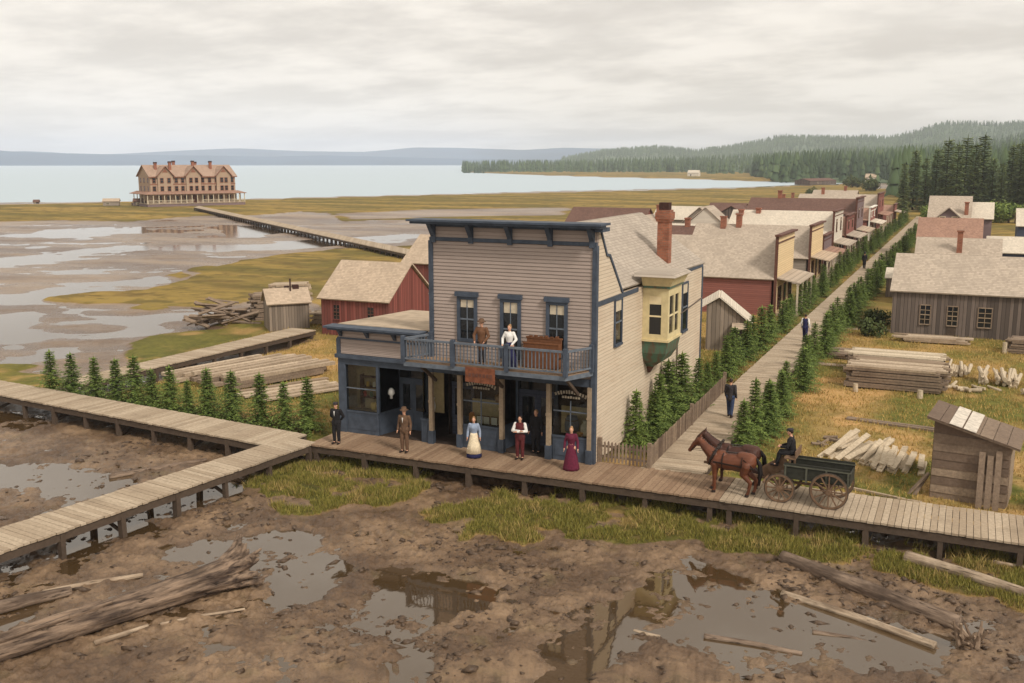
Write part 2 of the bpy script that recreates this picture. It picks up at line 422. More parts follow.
PUDDLES = [A((360,592),(388,572),(430,569),(490,576),(513,600),(492,614),(440,620),(405,622),(380,640),(352,648),(335,628),(345,605)),
           A((560,628),(600,602),(640,590),(676,576),(720,570),(756,577),(800,600),(850,606),(905,625),(945,640),(940,662),(870,672),(800,664),(720,664),(690,650),(650,648),(620,662),(590,683),(575,700),(490,700),(540,668)),
           A((215,542),(290,533),(345,548),(352,575),(322,598),(285,606),(262,590),(225,566),(160,560),(170,548)),
           A((-40,462),(60,465),(120,478),(180,498),(205,512),(125,522),(60,494),(0,488),(-40,490)),
           A((40,560),(100,520),(180,495),(250,478),(256,488),(190,515),(120,545),(70,566)),
           A((380,622),(432,638),(440,660),(420,690),(380,700),(400,655)), A((0,600),(40,600),(30,622),(0,640),(-30,640)),
           A((-30,410),(40,415),(60,425),(20,432),(-40,428)), A((688,560),(740,572),(756,580),(742,590),(700,580))]

NA, NR = 900, 760
ang = np.concatenate([np.linspace(-62,-29,60)[:-1], np.linspace(-29,29,NA), np.linspace(29,60,60)[1:]])*math.pi/180
py = np.concatenate([np.linspace(1500,700,90)[:-1], np.linspace(700,175,NR-140), np.linspace(175,163.4,60)[1:]])
rad = CAMZ*1012/(py-HORIZON)
AA, RR = np.meshgrid(ang, rad)
GX = RR*(np.sin(AA)*math.cos(YAW)-np.cos(AA)*math.sin(YAW)); GY = RR*(np.cos(AA)*math.cos(YAW)+np.sin(AA)*math.sin(YAW))

def union(polys, X, Y, soft, jit=0, js=1.0):
    o = np.zeros(X.shape); w = jit*fbm(X/js, Y/js, 31, 4) if jit else 0
    for p in polys:
        p = np.array(p); mx = 6+soft*2
        sel = (X > p[:,0].min()-mx)&(X < p[:,0].max()+mx)&(Y > p[:,1].min()-mx)&(Y < p[:,1].max()+mx)
        if not sel.any(): continue
        d = sdf(X[sel], Y[sel], [tuple(q) for q in p])
        o[sel] = np.maximum(o[sel], sstep(-soft, soft, d+(w[sel] if jit else 0)))
    return o

def ground_field(X, Y):
    r = np.hypot(X, Y)
    far = sstep(38, 70, r); vf = sstep(100, 260, r)
    side = np.minimum(sstep(-3, 3, sdf(X, Y, P_SIDE)+8*vf*fbm(X/60, Y/60, 3)), 1)
    head = sstep(-4, 8, sdf(X, Y, P_HEAD))
    land = sstep(-1.2, 1.2, sdf(X, Y, P_LAND)+fbm(X/3, Y/3, 5)*.9*np.clip((Y-38)/6, 0, 1))
    bank = union(BANKS, X, Y, .45, 1.1, 1.6)
    bn = fbm(X/1.1, Y/1.1, 77, 4); bank = bank*sstep(-.4, .3, bn+bank*.5-.35)
    isle = union(ISLES, X, Y, .8, 1.6, 4.0)
    fade = np.where(r > 110, 1, 0)
    isle = np.maximum(isle*1.0, 0)
    sand = union(SANDS, X, Y, 3, 6, 25)
    pud = union(PUDDLES, X, Y, .35, .9, 1.3)
    fw = union(FLATWATER, X, Y, 1.6, 5.0, 5)
    n1 = fbm(X/2.6, Y/2.6, 1); n2 = fbm(X/.7, Y/.7, 2); n3 = fbm(X/.2, Y/.2, 9, 3)
    lump = np.abs(fbm(X/.9, Y/.9, 41, 4))
    near_h = .105+.055*n1+.10*n2+.10*n3-.14*lump+.05*fbm(X/.34, Y/.34, 71, 3)
    u = X*math.cos(.55)+Y*math.sin(.55); v = -X*math.sin(.55)+Y*math.cos(.55)
    far_h = .035+.05*fbm(u/26, v/6, 6)+.07*fbm(u/10, v/2.4, 7)+.05*fbm(u/3, v/.9, 8)
    h = near_h*(1-far)+far_h*far
    h = h-pud*(.135+.02*n1)*(1-far)-fw*.085*np.where(r > 45, 1, .5)
    sw = sstep(.1, .55, fbm(X/5.5, Y/5.5, 51, 4)-.1)*(1-bank)*(1-land)      # shallow hollows that hold water
    h = h-sw*.04
    h = np.maximum(h*(1-isle), 0)*0+h*(1-isle)+isle*(.16+.06*fbm(X/2.5, Y/2.5, 12)+.05*far)
    h = h*(1-bank)+bank*(.17+.1*bn)
    h = h*(1-sand)+sand*(.06+.05*fbm(X/20, Y/8, 14))
    lh = .48+.07*fbm(X/4, Y/4, 15)+.03*n2
    h = h*(1-land)+land*lh
    h = h*side-.7*(1-side); h = h*(1-head)+head*1.2
    grass = np.clip(np.maximum(np.maximum(np.maximum(land, isle*(1-sand)), bank), head), 0, 1)
    hayp = union([A((795,440),(770,458),(800,470),(870,440),(880,392),(835,380),(800,410)), A((285,346),(335,330),(345,392),(300,385)), A((858,330),(885,290),(900,290),(895,330))], X, Y, 1.0, 1.5, 2)
    hay = np.clip(.55*hayp+sstep(-.1, .45, fbm(X/2.2, Y/2.2, 21)+.6*fbm(X/9, Y/9, 22))*.9, 0, 1)
    green = np.clip(bank*(1-land), 0, 1)
    return h, grass, hay, green, head*1.0, vf

GH, g_grass, g_hay, g_green, g_head, g_vf = ground_field(GX, GY)
nr, na = GX.shape
V = np.stack([GX.ravel(), GY.ravel(), GH.ravel()], 1)
idx = np.arange(nr*na).reshape(nr, na)
Fq = np.stack([idx[:-1,:-1].ravel(), idx[:-1,1:].ravel(), idx[1:,1:].ravel(), idx[1:,:-1].ravel()], 1)

def mat_ground():
    m, t, b = nt('tidal mud and marsh turf'); co = coord(t)
    at_ = lambda n: N(t, 'ShaderNodeAttribute', attribute_name=n).outputs['Fac']
    s = N(t, 'ShaderNodeSeparateXYZ'); t.links.new(co, s.inputs[0])
    n1 = noise(t, co, .35, 6, .6); n2 = noise(t, co, 2.2, 6, .65); n3 = noise(t, co, 9, 5, .7); nb = noise(t, stretch(t, co, (.03,.09,1)), 1, 5, .6)
    mud = mixc(t, ramp(t, n1, .35, .65), lin(98,75,53), lin(146,119,91))
    mud = mixc(t, mth(t, 'MULTIPLY', ramp(t, n2, .45, .7), .55), mud, lin(64,47,32))
    mud = mixc(t, mth(t, 'MULTIPLY', ramp(t, n3, .52, .7), .5), mud, lin(52,39,29))
    mud = mixc(t, mth(t, 'MULTIPLY', ramp(t, noise(t, co, .8, 3), .55, .75), .35), mud, lin(112,98,60))
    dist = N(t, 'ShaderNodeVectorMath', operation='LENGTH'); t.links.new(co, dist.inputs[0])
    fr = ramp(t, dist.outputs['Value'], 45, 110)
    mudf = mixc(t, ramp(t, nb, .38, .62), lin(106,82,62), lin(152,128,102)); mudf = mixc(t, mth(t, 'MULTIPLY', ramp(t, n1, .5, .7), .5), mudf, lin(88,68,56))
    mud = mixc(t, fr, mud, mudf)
    wet = mth(t, 'SUBTRACT', 1.0, ramp(t, s.outputs[2], .0, .12))
    mud = mixc(t, mth(t, 'MULTIPLY', wet, .5), mud, mixc(t, .5, mud, lin(60,46,36)))
    turf = mixc(t, ramp(t, n2, .38, .62), lin(88,92,40), lin(118,116,56))
    turf = mixc(t, mth(t, 'MULTIPLY', at_('hay'), .9), turf, mixc(t, ramp(t, n3, .35, .65), lin(182,138,84), lin(212,172,120)))
    turf = mixc(t, mth(t, 'MULTIPLY', ramp(t, n1, .52, .7), .5), turf, lin(84,84,34))
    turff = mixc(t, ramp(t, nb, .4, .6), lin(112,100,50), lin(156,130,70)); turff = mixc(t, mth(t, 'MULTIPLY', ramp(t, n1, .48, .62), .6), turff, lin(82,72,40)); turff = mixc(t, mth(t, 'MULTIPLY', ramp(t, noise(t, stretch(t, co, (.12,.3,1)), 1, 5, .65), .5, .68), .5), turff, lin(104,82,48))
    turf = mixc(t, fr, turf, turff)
    bank = mixc(t, ramp(t, n2, .4, .6), lin(74,72,32), lin(104,90,52)); turf = mixc(t, at_('green'), turf, bank)
    edge = mth(t, 'ADD', at_('grass'), mth(t, 'MULTIPLY', mth(t, 'SUBTRACT', n2, .5), .5))
    col = mixc(t, ramp(t, edge, .35, .6), mud, turf)
    t.links.new(col, b.inputs['Base Color'])
    rg = mth(t, 'ADD', .3, mth(t, 'ADD', mth(t, 'MULTIPLY', n2, .35), mth(t, 'MULTIPLY', ramp(t, edge, .3, .6), .35)))
    rg = mth(t, 'SUBTRACT', rg, mth(t, 'MULTIPLY', wet, .2)); t.links.new(rg, b.inputs['Roughness'])
    sp = mth(t, 'SUBTRACT', .55, mth(t, 'MULTIPLY', ramp(t, edge, .3, .6), .45)); t.links.new(sp, b.inputs['Specular IOR Level'])
    bump(t, b, mth(t, 'ADD', n3, mth(t, 'MULTIPLY', noise(t, co, 28, 4, .7), .5)), .8, .08)
    return m
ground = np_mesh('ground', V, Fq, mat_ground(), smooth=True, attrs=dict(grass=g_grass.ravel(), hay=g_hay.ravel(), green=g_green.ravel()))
struct(ground)

def mat_water(name, c, rough, wave, scale, ior=2.15, tint=(1,.94,.86)):
    m, t, b = nt(name); co = coord(t)
    b.inputs['Base Color'].default_value = (*c, 1); b.inputs['Roughness'].default_value = rough; b.inputs['IOR'].default_value = ior
    b.inputs['Specular IOR Level'].default_value = .5; b.inputs['Specular Tint'].default_value = (*tint, 1)
    dl = N(t, 'ShaderNodeVectorMath', operation='LENGTH'); t.links.new(co, dl.inputs[0]); t.links.new(mth(t, 'ADD', rough, mth(t, 'MULTIPLY', ramp(t, dl.outputs['Value'], 50, 110), .05)), b.inputs['Roughness'])
    f = noise(t, stretch(t, co, (1, .45, 1)), scale, 3); bump(t, b, f, wave, .05)
    return m
tw = MB().quad(*[(x*.985,y*.985,0) for x, y in P_SIDE]).build('water', mat_water('tidal pool water', lin(72,56,36), .03, .05, 2.0)); struct(tw)
lk = MB().quad((-9000,-2000,-.05),(4000,-2000,-.05),(4000,9000,-.05),(-9000,9000,-.05)).build('lake', mat_water('bay water', lin(178,192,200), .5, .5, .25, 1.34, (1,1,1))); struct(lk)

# world: overcast over a Nishita sky
SUN_EL, SUN_AZ = R(42), R(118)      # azimuth clockwise from +Y
w = bpy.data.worlds.new('World'); SC.world = w; w.use_nodes = True; t = w.node_tree; t.nodes.clear()
o = N(t, 'ShaderNodeOutputWorld'); bg = N(t, 'ShaderNodeBackground'); sky = N(t, 'ShaderNodeTexSky', sky_type='NISHITA')
sky.sun_disc = False; sky.sun_elevation = SUN_EL; sky.sun_rotation = SUN_AZ
tc = N(t, 'ShaderNodeTexCoord').outputs['Generated']; s = N(t, 'ShaderNodeSeparateXYZ'); t.links.new(tc, s.inputs[0])
zz = mth(t, 'ADD', mth(t, 'MAXIMUM', s.outputs[2], 0.0), .13)
cb = N(t, 'ShaderNodeCombineXYZ'); t.links.new(mth(t, 'DIVIDE', s.outputs[0], zz), cb.inputs[0]); t.links.new(mth(t, 'DIVIDE', s.outputs[1], zz), cb.inputs[1])
n1 = noise(t, stretch(t, cb.outputs[0], (.8, .9, 1)), 1.5, 8, .58); n2 = noise(t, stretch(t, cb.outputs[0], (.3,.5,1)), .5, 4, .5)
cl = mixc(t, ramp(t, n1, .36, .62), (6.7, 6.05, 5.25), (9.1, 8.45, 7.5)); cl = mixc(t, mth(t, 'MULTIPLY', ramp(t, n2, .4, .62), .5), cl, (9.6, 9.0, 8.1))
cov = mth(t, 'ADD', .93, mth(t, 'MULTIPLY', ramp(t, n1, .4, .6), .05))
t.links.new(mixc(t, cov, sky.outputs[0], cl), bg.inputs[0]); bg.inputs['Strength'].default_value = .105
t.links.new(bg.outputs[0], o.inputs[0])
sl = bpy.data.lights.new('sun', 'SUN'); so = bpy.data.objects.new('sun', sl); C.objects.link(so); sl.energy = 2.5; sl.angle = R(11); sl.color = (1, .93, .84)
d = Vector((math.sin(SUN_AZ)*math.cos(SUN_EL), math.cos(SUN_AZ)*math.cos(SUN_EL), math.sin(SUN_EL))); so.rotation_euler = d.to_track_quat('Z', 'Y').to_euler()
SC.view_settings.view_transform = 'Standard'; SC.view_settings.look = 'None'; SC.view_settings.exposure = 0.12; SC.view_settings.gamma = 1
SC.cycles.max_bounces = 6; SC.cycles.transparent_max_bounces = 12; SC.cycles.use_denoising = True
SC.cycles.volume_bounces = 2

# haze
HAZE = .00017
hz = MB().box(-8000, 3500, -400, 8000, -3, 205)
m = bpy.data.materials.new('haze'); m.use_nodes = True; tt = m.node_tree; tt.nodes.clear()
oo = N(tt, 'ShaderNodeOutputMaterial'); pv = N(tt, 'ShaderNodeVolumePrincipled'); pv.inputs['Color'].default_value = (.82,.88,1,1); pv.inputs['Density'].default_value = HAZE
tt.links.new(pv.outputs[0], oo.inputs['Volume'])
ho = hz.build('haze', m); struct(ho, 'stuff')

# clods, weed scraps and pebbles lying on the near mud
def clods(n=4200):
    V = []; F = []
    tet = [(0,1,2),(0,2,3),(0,3,4),(0,4,1),(5,2,1),(5,3,2),(5,4,3),(5,1,4)]
    r_ = np.random.RandomState(5); X = r_.uniform(-34,6,n*3); Y = r_.uniform(13,33,n*3)
    h, g, *_ = ground_field(X, Y); ok = (r_.rand(n*3) < 1.35*sstep(-.1,.5,fbm(X/3,Y/3,61))+.12)&(g < .5)&(h > -.04)
    for x, y, hh in list(zip(X[ok],Y[ok],h[ok]))[:n]:
        a = r_.gamma(2,.022)+.015; e = a*r_.uniform(.8,2.4); ph = r_.uniform(0,6.28)
        c, s_ = math.cos(ph), math.sin(ph); b = len(V); z = max(hh,0)
        for px, py_, pz in ((0,0,1),(1,0,0),(0,1,0),(-1,0,0),(0,-1,0),(0,0,-1)):
            px += r_.uniform(-.3,.3); py_ += r_.uniform(-.3,.3)
            V.append((x+c*px*e-s_*py_*a, y+s_*px*e+c*py_*a, z+pz*a*.6))
        F += [tuple(b+i for i in f) for f in tet]
    o = np_mesh('mud_clods', V, F, M['rock']); struct(o, 'stuff')
clods()

# grass blades: the bank in front of the boardwalk and the turf of the yards
def blades(name, regions, mat, n, hmin, hmax, wid, seed, cond):
    r_ = np.random.RandomState(seed); x0, x1, y0, y1 = regions
    X = r_.uniform(x0, x1, n); Y = r_.uniform(y0, y1, n)
    h, g, hay, gr, *_ = ground_field(X, Y)
    cl = fbm(X/.55, Y/.55, seed+3, 3)
    keep = cond(X, Y, h, g, hay, gr, cl)
    X, Y, h, cl = X[keep], Y[keep], h[keep], cl[keep]
    n = len(X); ph = r_.uniform(0, 6.28, n); L = r_.uniform(hmin, hmax, n)*(1+.8*cl); lean = r_.uniform(.15, .8, n)*L; ld = r_.uniform(0, 6.28, n)
    w_ = wid*r_.uniform(.6, 1.4, n)
    a = np.stack([X-np.cos(ph)*w_, Y-np.sin(ph)*w_, h-.03], 1); b = np.stack([X+np.cos(ph)*w_, Y+np.sin(ph)*w_, h-.03], 1)
    c = np.stack([X+np.cos(ld)*lean, Y+np.sin(ld)*lean, h+L*.85], 1)
    V = np.stack([a, b, c], 1).reshape(-1, 3); F = np.arange(3*n).reshape(n, 3)
    struct(np_mesh(name, V, F, mat), 'stuff')
M['blade_green'] = foliage('green marsh grass', lin(80,86,34), lin(150,138,70), .7)
M['blade_dry'] = foliage('dry turf', lin(112,106,46), lin(190,158,98), .8)
blades('marsh_grass', (-26, 8, 26, 33.6), M['blade_green'], 170000, .07, .24, .016, 8, lambda X,Y,h,g,hay,gr,cl: (gr > .5)&(cl > -.3))
blades('marsh_grass', (-30, 10, 33.4, 36.2), M['blade_green'], 16000, .15, .4, .02, 18, lambda X,Y,h,g,hay,gr,cl: (g > .4)&(Y < 35.2)&(cl > -.2))
blades('turf', (-46, 8, 35.8, 78), M['blade_dry'], 170000, .06, .22, .022, 9, lambda X,Y,h,g,hay,gr,cl: (g > .6)&(cl > -.3)&~((X > -24.5)&(X < -12.4)&(Y < 52)))
M['blade_straw'] = foliage('straw coloured marsh grass', lin(120,104,56), lin(176,152,96), .8)
blades('marsh_straw', (-26, 8, 26, 34.5), M['blade_straw'], 50000, .12, .34, .014, 28, lambda X,Y,h,g,hay,gr,cl: (gr > .35)&(fbm(X/.9,Y/.9,55,3) > .05))
M['faded'] = plain('faded sign paint', lin(150,138,120), .8, .2, 20)
# ------------------------------------------------------------------ the store on the corner
def window(parent, c, u, n, w, h, frame_m, pane_m, blind=0, rows=2, cols=1, fw=.1, depth=.09, name='window', hood=0, sash_m=None, sash=.035):
    """c = centre on the wall, u = unit along the wall, n = outward unit; one frame part with pane and blind sub-parts"""
    c = Vector(c); u = Vector(u); n = Vector(n); z = Vector((0,0,1)); org = parent['org'] if 'org' in parent else (0,0,0)
    f = MB(org)
    def bar(a0, a1, z0, z1, d0, d1, mb):
        p = [c+u*a0+z*z0+n*d0, c+u*a1+z*z0+n*d0, c+u*a1+z*z1+n*d0, c+u*a0+z*z1+n*d0]
        mb.prism([tuple(q) for q in p], n*(d1-d0))
    W, H = w/2, h/2
    bar(-W-fw, -W, -H-fw, H+fw, .002, depth, f); bar(W, W+fw, -H-fw, H+fw, .002, depth, f)
    bar(-W, W, H, H+fw, .002, depth, f); bar(-W-.03, W+.03, -H-fw, -H, .003, depth+.05, f)
    if hood: bar(-W-fw-.06, W+fw+.06, H+fw, H+fw+hood, .002, depth+.08, f)
    fo = f.build(name, frame_m, parent)
    p = MB(org); bar(-W, W, -H, H, .004, .02, p); p.build('pane', pane_m, fo)
    s = MB(org); sm = sash_m or frame_m
    bar(-W, W, -.03, .03, .022, .055, s)
    for k in range(1, cols): a = -W+w*k/cols; bar(a-sash/2, a+sash/2, -H, H, .022, .045, s)
    for k in range(1, rows):
        if abs(k/rows-.5) > .01: zz_ = -H+h*k/rows; bar(-W, W, zz_-sash/2, zz_+sash/2, .022, .045, s)
    s.build('sash', sm, fo)
    if blind:
        b = MB(org); bar(-W+.02, W-.02, H-blind*h, H, .021, .026, b); b.build('blind', M['sill'], fo)
    return fo

def root(name, label, cat, loc, rz=0, group=None):
    o = thing(name, label, cat, loc, rz, group); o['org'] = tuple(loc) if rz == 0 else (0,0,0); return o

O = (-16.0, 35.0, 1.0)
store = root('general_store', 'two storey grey clapboard store with blue trim, balcony, yellow bay window and tall chimney', 'store', O)
XL, XM, XR, YF, YB = -24.2, -19.6, -12.55, 35.0, 51.4
# lapped boards of the front, real courses
def lapped(mb, x0, x1, y, z0, z1, pitch=.14, d=.024):
    k = 0; z = z0
    while z < z1-.01:
        zt = min(z+pitch, z1)
        mb.prism([(x0, y-d, z), (x0, y+.05, z), (x0, y+.05, zt), (x0, y-.004, zt)], (x1-x0, 0, 0)); z = zt
f = MB(O); lapped(f, XM+.02, XR-.02, YF, 4.5, 9.42); f.box(XM, XR, YF+.052, YF+.25, 4.32, 10.2)
lapped(f, XL+.15, XM-.06, YF, 4.46, 5.12); f.box(XL, XM-.05, YF+.052, YF+.2, 4.32, 5.6)
f.build('front_wall', M['siding'], store)
f = MB(O)
f.prism([(XR-.25,YF+.25,1),(XR-.25,YB,1),(XR-.25,YB,7.25),(XR-.25,YF+.25,7.25)], (.25,0,0))
f.prism([(XR-.19,YF+.26,7.25),(XR-.19,YF+.26,9.85),(XR-.19,YF+.45,9.9),(XR-.19,YF+1.15,8.95),(XR-.19,YF+1.5,8.9),(XR-.19,YF+3.1,7.25)], (.17,0,0))
f.prism([(XM,YB-.2,1),(XR-.25,YB-.2,1),(XR-.25,YB-.2,7.25),(-16.05,YB-.2,9.75),(XM,YB-.2,7.25)], (0,.2,0))
f.box(XM, XM+.2, YF+.25, YB-.2, 4.3, 7.25)
f.box(XL, XL+.15, YF+.2, 41.2, 1, 5.45); f.box(XL+.15, XM, 41.05, 41.2, 1, 5.3)
f.build('side_wall', M['cream_siding'], store)
# gable roof, ridge runs away from the street front
f = MB(O); T = .09
def slab(mb, a, b, c, d, t=.09):
    a, b, c, d = map(Vector, (a, b, c, d)); n = (b-a).cross(d-a).normalized()
    if n.z < 0: n = -n
    mb.prism([a, b, c, d], n*t)
slab(f, (-16.05,YF+.26,9.78),(-16.05,YB+.25,9.78),(XR+.02,YB+.25,7.24),(XR-.2,YF+.26,7.4))
slab(f, (-16.05,YF+.26,9.781),(-16.05,YB+.25,9.781),(XM-.25,YB+.25,7.16),(XM-.25,YF+.26,7.16))
f.build('roof', M['shingle_y'], store)
f = MB(O); slab(f, (XL-.1,YF+.2,5.62),(XM-.01,YF+.2,5.62),(XM-.01,41.4,5.36),(XL-.1,41.4,5.36)); f.build('flat_roof', M['tar'], store)
# cornice with brackets
f = MB(O); f.box(-20.3,-12.12,YF-.75,YF+.3,10.2,10.28); f.box(-20.2,-12.2,YF-.62,YF+.02,10.1,10.197)
f.box(XM-.02,XR+.03,YF-.07,YF+.05,9.42,9.56); f.box(XM,XR,YF-.05,YF+.05,9.98,10.1)
f.box(XR-.05,XR+.3,YF-.2,YF+.6,9.95,10.098)
cor = f.build('cornice', M['blue'], store)
f = MB(O); f.box(XM+.05,XR-.05,YF-.02,YF+.05,9.562,9.978); f.build('frieze', M['siding'], cor)
for k in range(5):
    x = XM+.16+k*(XR-XM-.32)/4; b = MB(O)
    b.prism([(x-.09,YF-.05,9.5),(x-.09,YF-.5,10.098),(x-.09,YF-.05,10.098)], (.18,0,0)); b.box(x-.1,x+.1,YF-.12,YF-.04,9.35,10.09); b.build('bracket', M['blue'], cor)
f = MB(O); f.box(XL-.4,XM-.3,YF-.5,YF+.25,5.6,5.68); f.box(XL-.3,XM-.35,YF-.36,YF+.02,5.5,5.598); f.box(XL,XM-.05,YF-.06,YF+.05,5.1,5.17); f.box(XL-.08,XM,YF-.16,YF+.06,4.28,4.44)
cw = f.build('cornice', M['blue'], store)
f = MB(O); f.box(XL+.05,XM-.06,YF-.02,YF+.05,5.172,5.498); f.build('frieze', M['siding'], cw)
for k in range(4):
    x = XL+.2+k*1.33; b = MB(O); b.prism([(x-.07,YF-.04,5.2),(x-.07,YF-.3,5.499),(x-.07,YF-.04,5.499)], (.14,0,0)); b.build('bracket', M['blue'], cw)
# corner boards and eave band
f = MB(O)
for q in ((XM-.08,XM+.12,YF-.06,YF+.06,4.46,9.42),(XR-.14,XR+.045,YF-.06,YF+.16,1.0,9.42),(XL-.05,XL+.14,YF-.05,YF+.16,4.44,5.1),(XR+.002,XR+.04,YB-.14,YB+.04,1,7.12)): MB(O).box(*q).build('corner_board', M['blue'], store)
for q in ((XR+.002,XR+.04,YF+.16,40.2,7.12,7.3),(XR+.002,XR+.035,43.6,YB,7.12,7.26)): MB(O).box(*q).build('eave_band', M['blue'], store)
f.prism([(XR-.02,YF+.45,9.9),(XR-.02,YF+1.15,8.95),(XR-.02,YF+1.5,8.9),(XR-.02,YF+3.1,7.3),(XR-.02,YF+3.25,7.3),(XR-.02,YF+1.56,9.0),(XR-.02,YF+1.2,9.05),(XR-.02,YF+.5,10.0)], (.05,0,0))
f.build('rake_trim', M['blue'], store)
for x, z0, z1 in ((-17.95,5.55,7.12),(-16.05,5.0,7.12),(-14.1,5.3,7.12)):
    window(store, (x,YF-.025,(z0+z1)/2), (1,0,0), (0,-1,0), .62, z1-z0, M['blue'], M['pane'], .2, 2, 2, .13, .08, hood=.18, sash_m=M['blue_lt'])
window(store, (XR,37.6,6.2), (0,1,0), (1,0,0), .78, 1.75, M['blue'], M['pane'], .25, 2, 1, .1, .06, sash_m=M['blue_lt'])
window(store, (XR,47.9,5.45), (0,1,0), (1,0,0), .9, 2.3, M['blue'], M['pane'], .2, 2, 1, .1, .06, sash_m=M['blue_lt'])
f = MB(O); f.tube((XR+.06,46.6,1),(XR+.06,46.6,5.2),.035,.035,8); f.tube((XR+.06,46.6,5.2),(XR+.06,51.2,5.5),.03,.03,8); f.build('drainpipe', M['iron'], store)
# chimney
f = MB(O); f.box(-13.58,-13.02,46.4,46.96,7.3,9.7); f.box(-13.64,-12.96,46.34,47.02,9.7,9.82); f.box(-13.68,-12.92,46.3,47.06,9.82,10.15); f.box(-13.62,-12.98,46.36,47.0,10.15,10.25)
ch = f.build('chimney', M['brick'], store)
f = MB(O)
f.box(-13.54,-13.06,46.44,46.92,10.25,10.6); f.build('chimney_cap', M['soot'], ch)
# bay window
bx0, bx1, by0, by1 = XR+.002, -11.42, 40.95, 43.0
f = MB(O); f.box(bx0,bx1,by0,by1,4.98,5.2); f.box(bx0,bx1,by0,by1,6.85,7.2)
f.box(bx0,bx0+.16,by0,by1,5.2,6.85)
for x, y in ((bx1-.14,by0),(bx1-.14,by1-.14),(bx1-.14,(by0+by1)/2-.07)): f.box(x,x+.14,y,y+.14,5.2,6.85)
f.box(bx0+.16,bx0+.3,by0,by0+.12,5.2,6.85); f.box(bx1-.3,bx1-.14,by0,by0+.12,5.2,6.85)
f.box(bx1-.12,bx1-.02,by0+.14,by0+.3,5.2,6.85); f.box(bx1-.12,bx1-.02,by1-.3,by1-.14,5.2,6.85)
f.box(bx0-0,bx1+.06,by0-.06,by1+.06,4.88,4.978)
bay = f.build('bay_window', M['yellow'], store)
f = MB(O); f.box(bx0+.3,bx1-.3,by0+.03,by0+.06,5.2,6.85); f.box(bx1-.09,bx1-.06,by0+.3,(by0+by1)/2-.07,5.2,6.85); f.box(bx1-.09,bx1-.06,(by0+by1)/2+.07,by1-.3,5.2,6.85); f.build('pane', M['pane'], bay)
f = MB(O); f.box(bx0+.3,bx1-.3,by0+.01,by0+.029,5.95,6.02); f.box(bx0+.3,bx1-.3,by0+.012,by0+.028,6.5,6.85); f.box(bx1-.058,bx1-.03,by0+.3,(by0+by1)/2-.07,5.95,6.02); f.box(bx1-.058,bx1-.03,(by0+by1)/2+.07,by1-.3,5.95,6.02); f.build('sash', M['cream'], bay)
def frustum(mb, r0, r1, z0, z1):
    n = len(mb.v)
    for (a,b,c,d), z in ((r0,z0),(r1,z1)): mb.v += [(a,c,z),(b,c,z),(b,d,z),(a,d,z)]
    mb.f += [tuple(n+i for i in q) for q in ((3,2,1,0),(4,5,6,7),(0,1,5,4),(1,2,6,5),(2,3,7,6),(3,0,4,7))]
f = MB(O); frustum(f, (bx0,bx1-.08,by0+.06,by1-.06),(bx0,bx1+.02,by0,by1),4.35,4.878); frustum(f, (bx0,bx0+.8,by0+.25,by1-.25),(bx0,bx1-.08,by0+.06,by1-.06),3.95,4.349); frustum(f, (bx0,bx0+.25,by0+.8,by1-.8),(bx0,bx0+.8,by0+.25,by1-.25),3.6,3.949)
f.build('bay_base', M['verdigris'], bay)
f = MB(O); frustum(f, (bx0,bx0+.1,by0+.95,by1-.95),(bx0,bx0+.25,by0+.8,by1-.8),3.3,3.598); f.build('pendant', M['brown_trim'], bay)
f = MB(O); f.box(bx0,bx1+.08,by0-.08,by1+.08,7.202,7.3); f.build('moulding', M['verdigris'], bay)
f = MB(O); frustum(f, (bx0,bx1+.1,by0-.1,by1+.1),(bx0,bx1+.3,by0-.3,by1+.15),7.302,7.72); f.build('bay_cornice', M['yellow'], bay)
f = MB(O); frustum(f, (bx0-.25,bx1+.42,by0-.55,by1+.25),(bx0-.3,bx1+.2,by0-.3,by1+.1),7.722,7.86); f.build('bay_roof', M['shingle_y'], bay)
# ground floor shop fronts
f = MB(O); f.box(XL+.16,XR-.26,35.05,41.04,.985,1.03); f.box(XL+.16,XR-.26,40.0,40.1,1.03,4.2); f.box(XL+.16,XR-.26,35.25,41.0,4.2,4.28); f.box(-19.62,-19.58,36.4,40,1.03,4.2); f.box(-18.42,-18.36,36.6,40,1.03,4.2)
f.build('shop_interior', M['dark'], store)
f = MB(O); f.box(-23.95,-22.5,35.95,36.0,1.9,4.1); f.box(-24.0,-23.94,35.3,36.0,1.9,4.099); f.build('display_backing', M['interior'], store)
for q in ((-18.15,-16.7,35.75,35.8,1.9,2.9),(-14.2,-12.8,35.75,35.8,1.9,3.0),(-20.55,-19.9,36.5,36.55,1.9,4.1)): MB(O).box(*q).build('display_backing', M['interior'], store)
f = MB(O)
def bulk(x0, x1, y=YF, zt=1.92):
    f.box(x0,x1,y,y+.12,1.0,zt); f.box(x0,x1,y-.03,y+.16,zt,zt+.07); f.box(x0+.1,x1-.1,y-.02,y,1.2,zt-.15)
bulk(-23.85,-22.25); bulk(-20.15,-19.76); bulk(-18.2,-16.6); bulk(-14.25,-12.72)
for a, b in (((-22.25,YF+.06),(-21.95,36.3)),((-20.6,36.3),(-20.15,YF+.06)),((-16.6,YF+.06),(-16.35,36.4)),((-14.6,36.4),(-14.25,YF+.06)),((-18.2,YF+.06),(-18.3,36.5))):
    f.beam((*a,1.46),(*b,1.46),.1,.92); f.beam((*a,1.95),(*b,1.95),.16,.07)
f.box(XL+.0,XM,YF-.03,YF+.2,4.0,4.279); f.box(XM,XR,YF+.0,YF+.2,4.02,4.318)
f.box(-24.2,-23.85,YF-.05,YF+.2,1.0,3.998); f.box(-22.32,-22.2,YF-.02,YF+.1,1.99,3.998)
for x in (-22.0,-20.62,-16.38,-14.62): f.box(x-.05,x+.05,36.28,36.4,1.0,4.19)
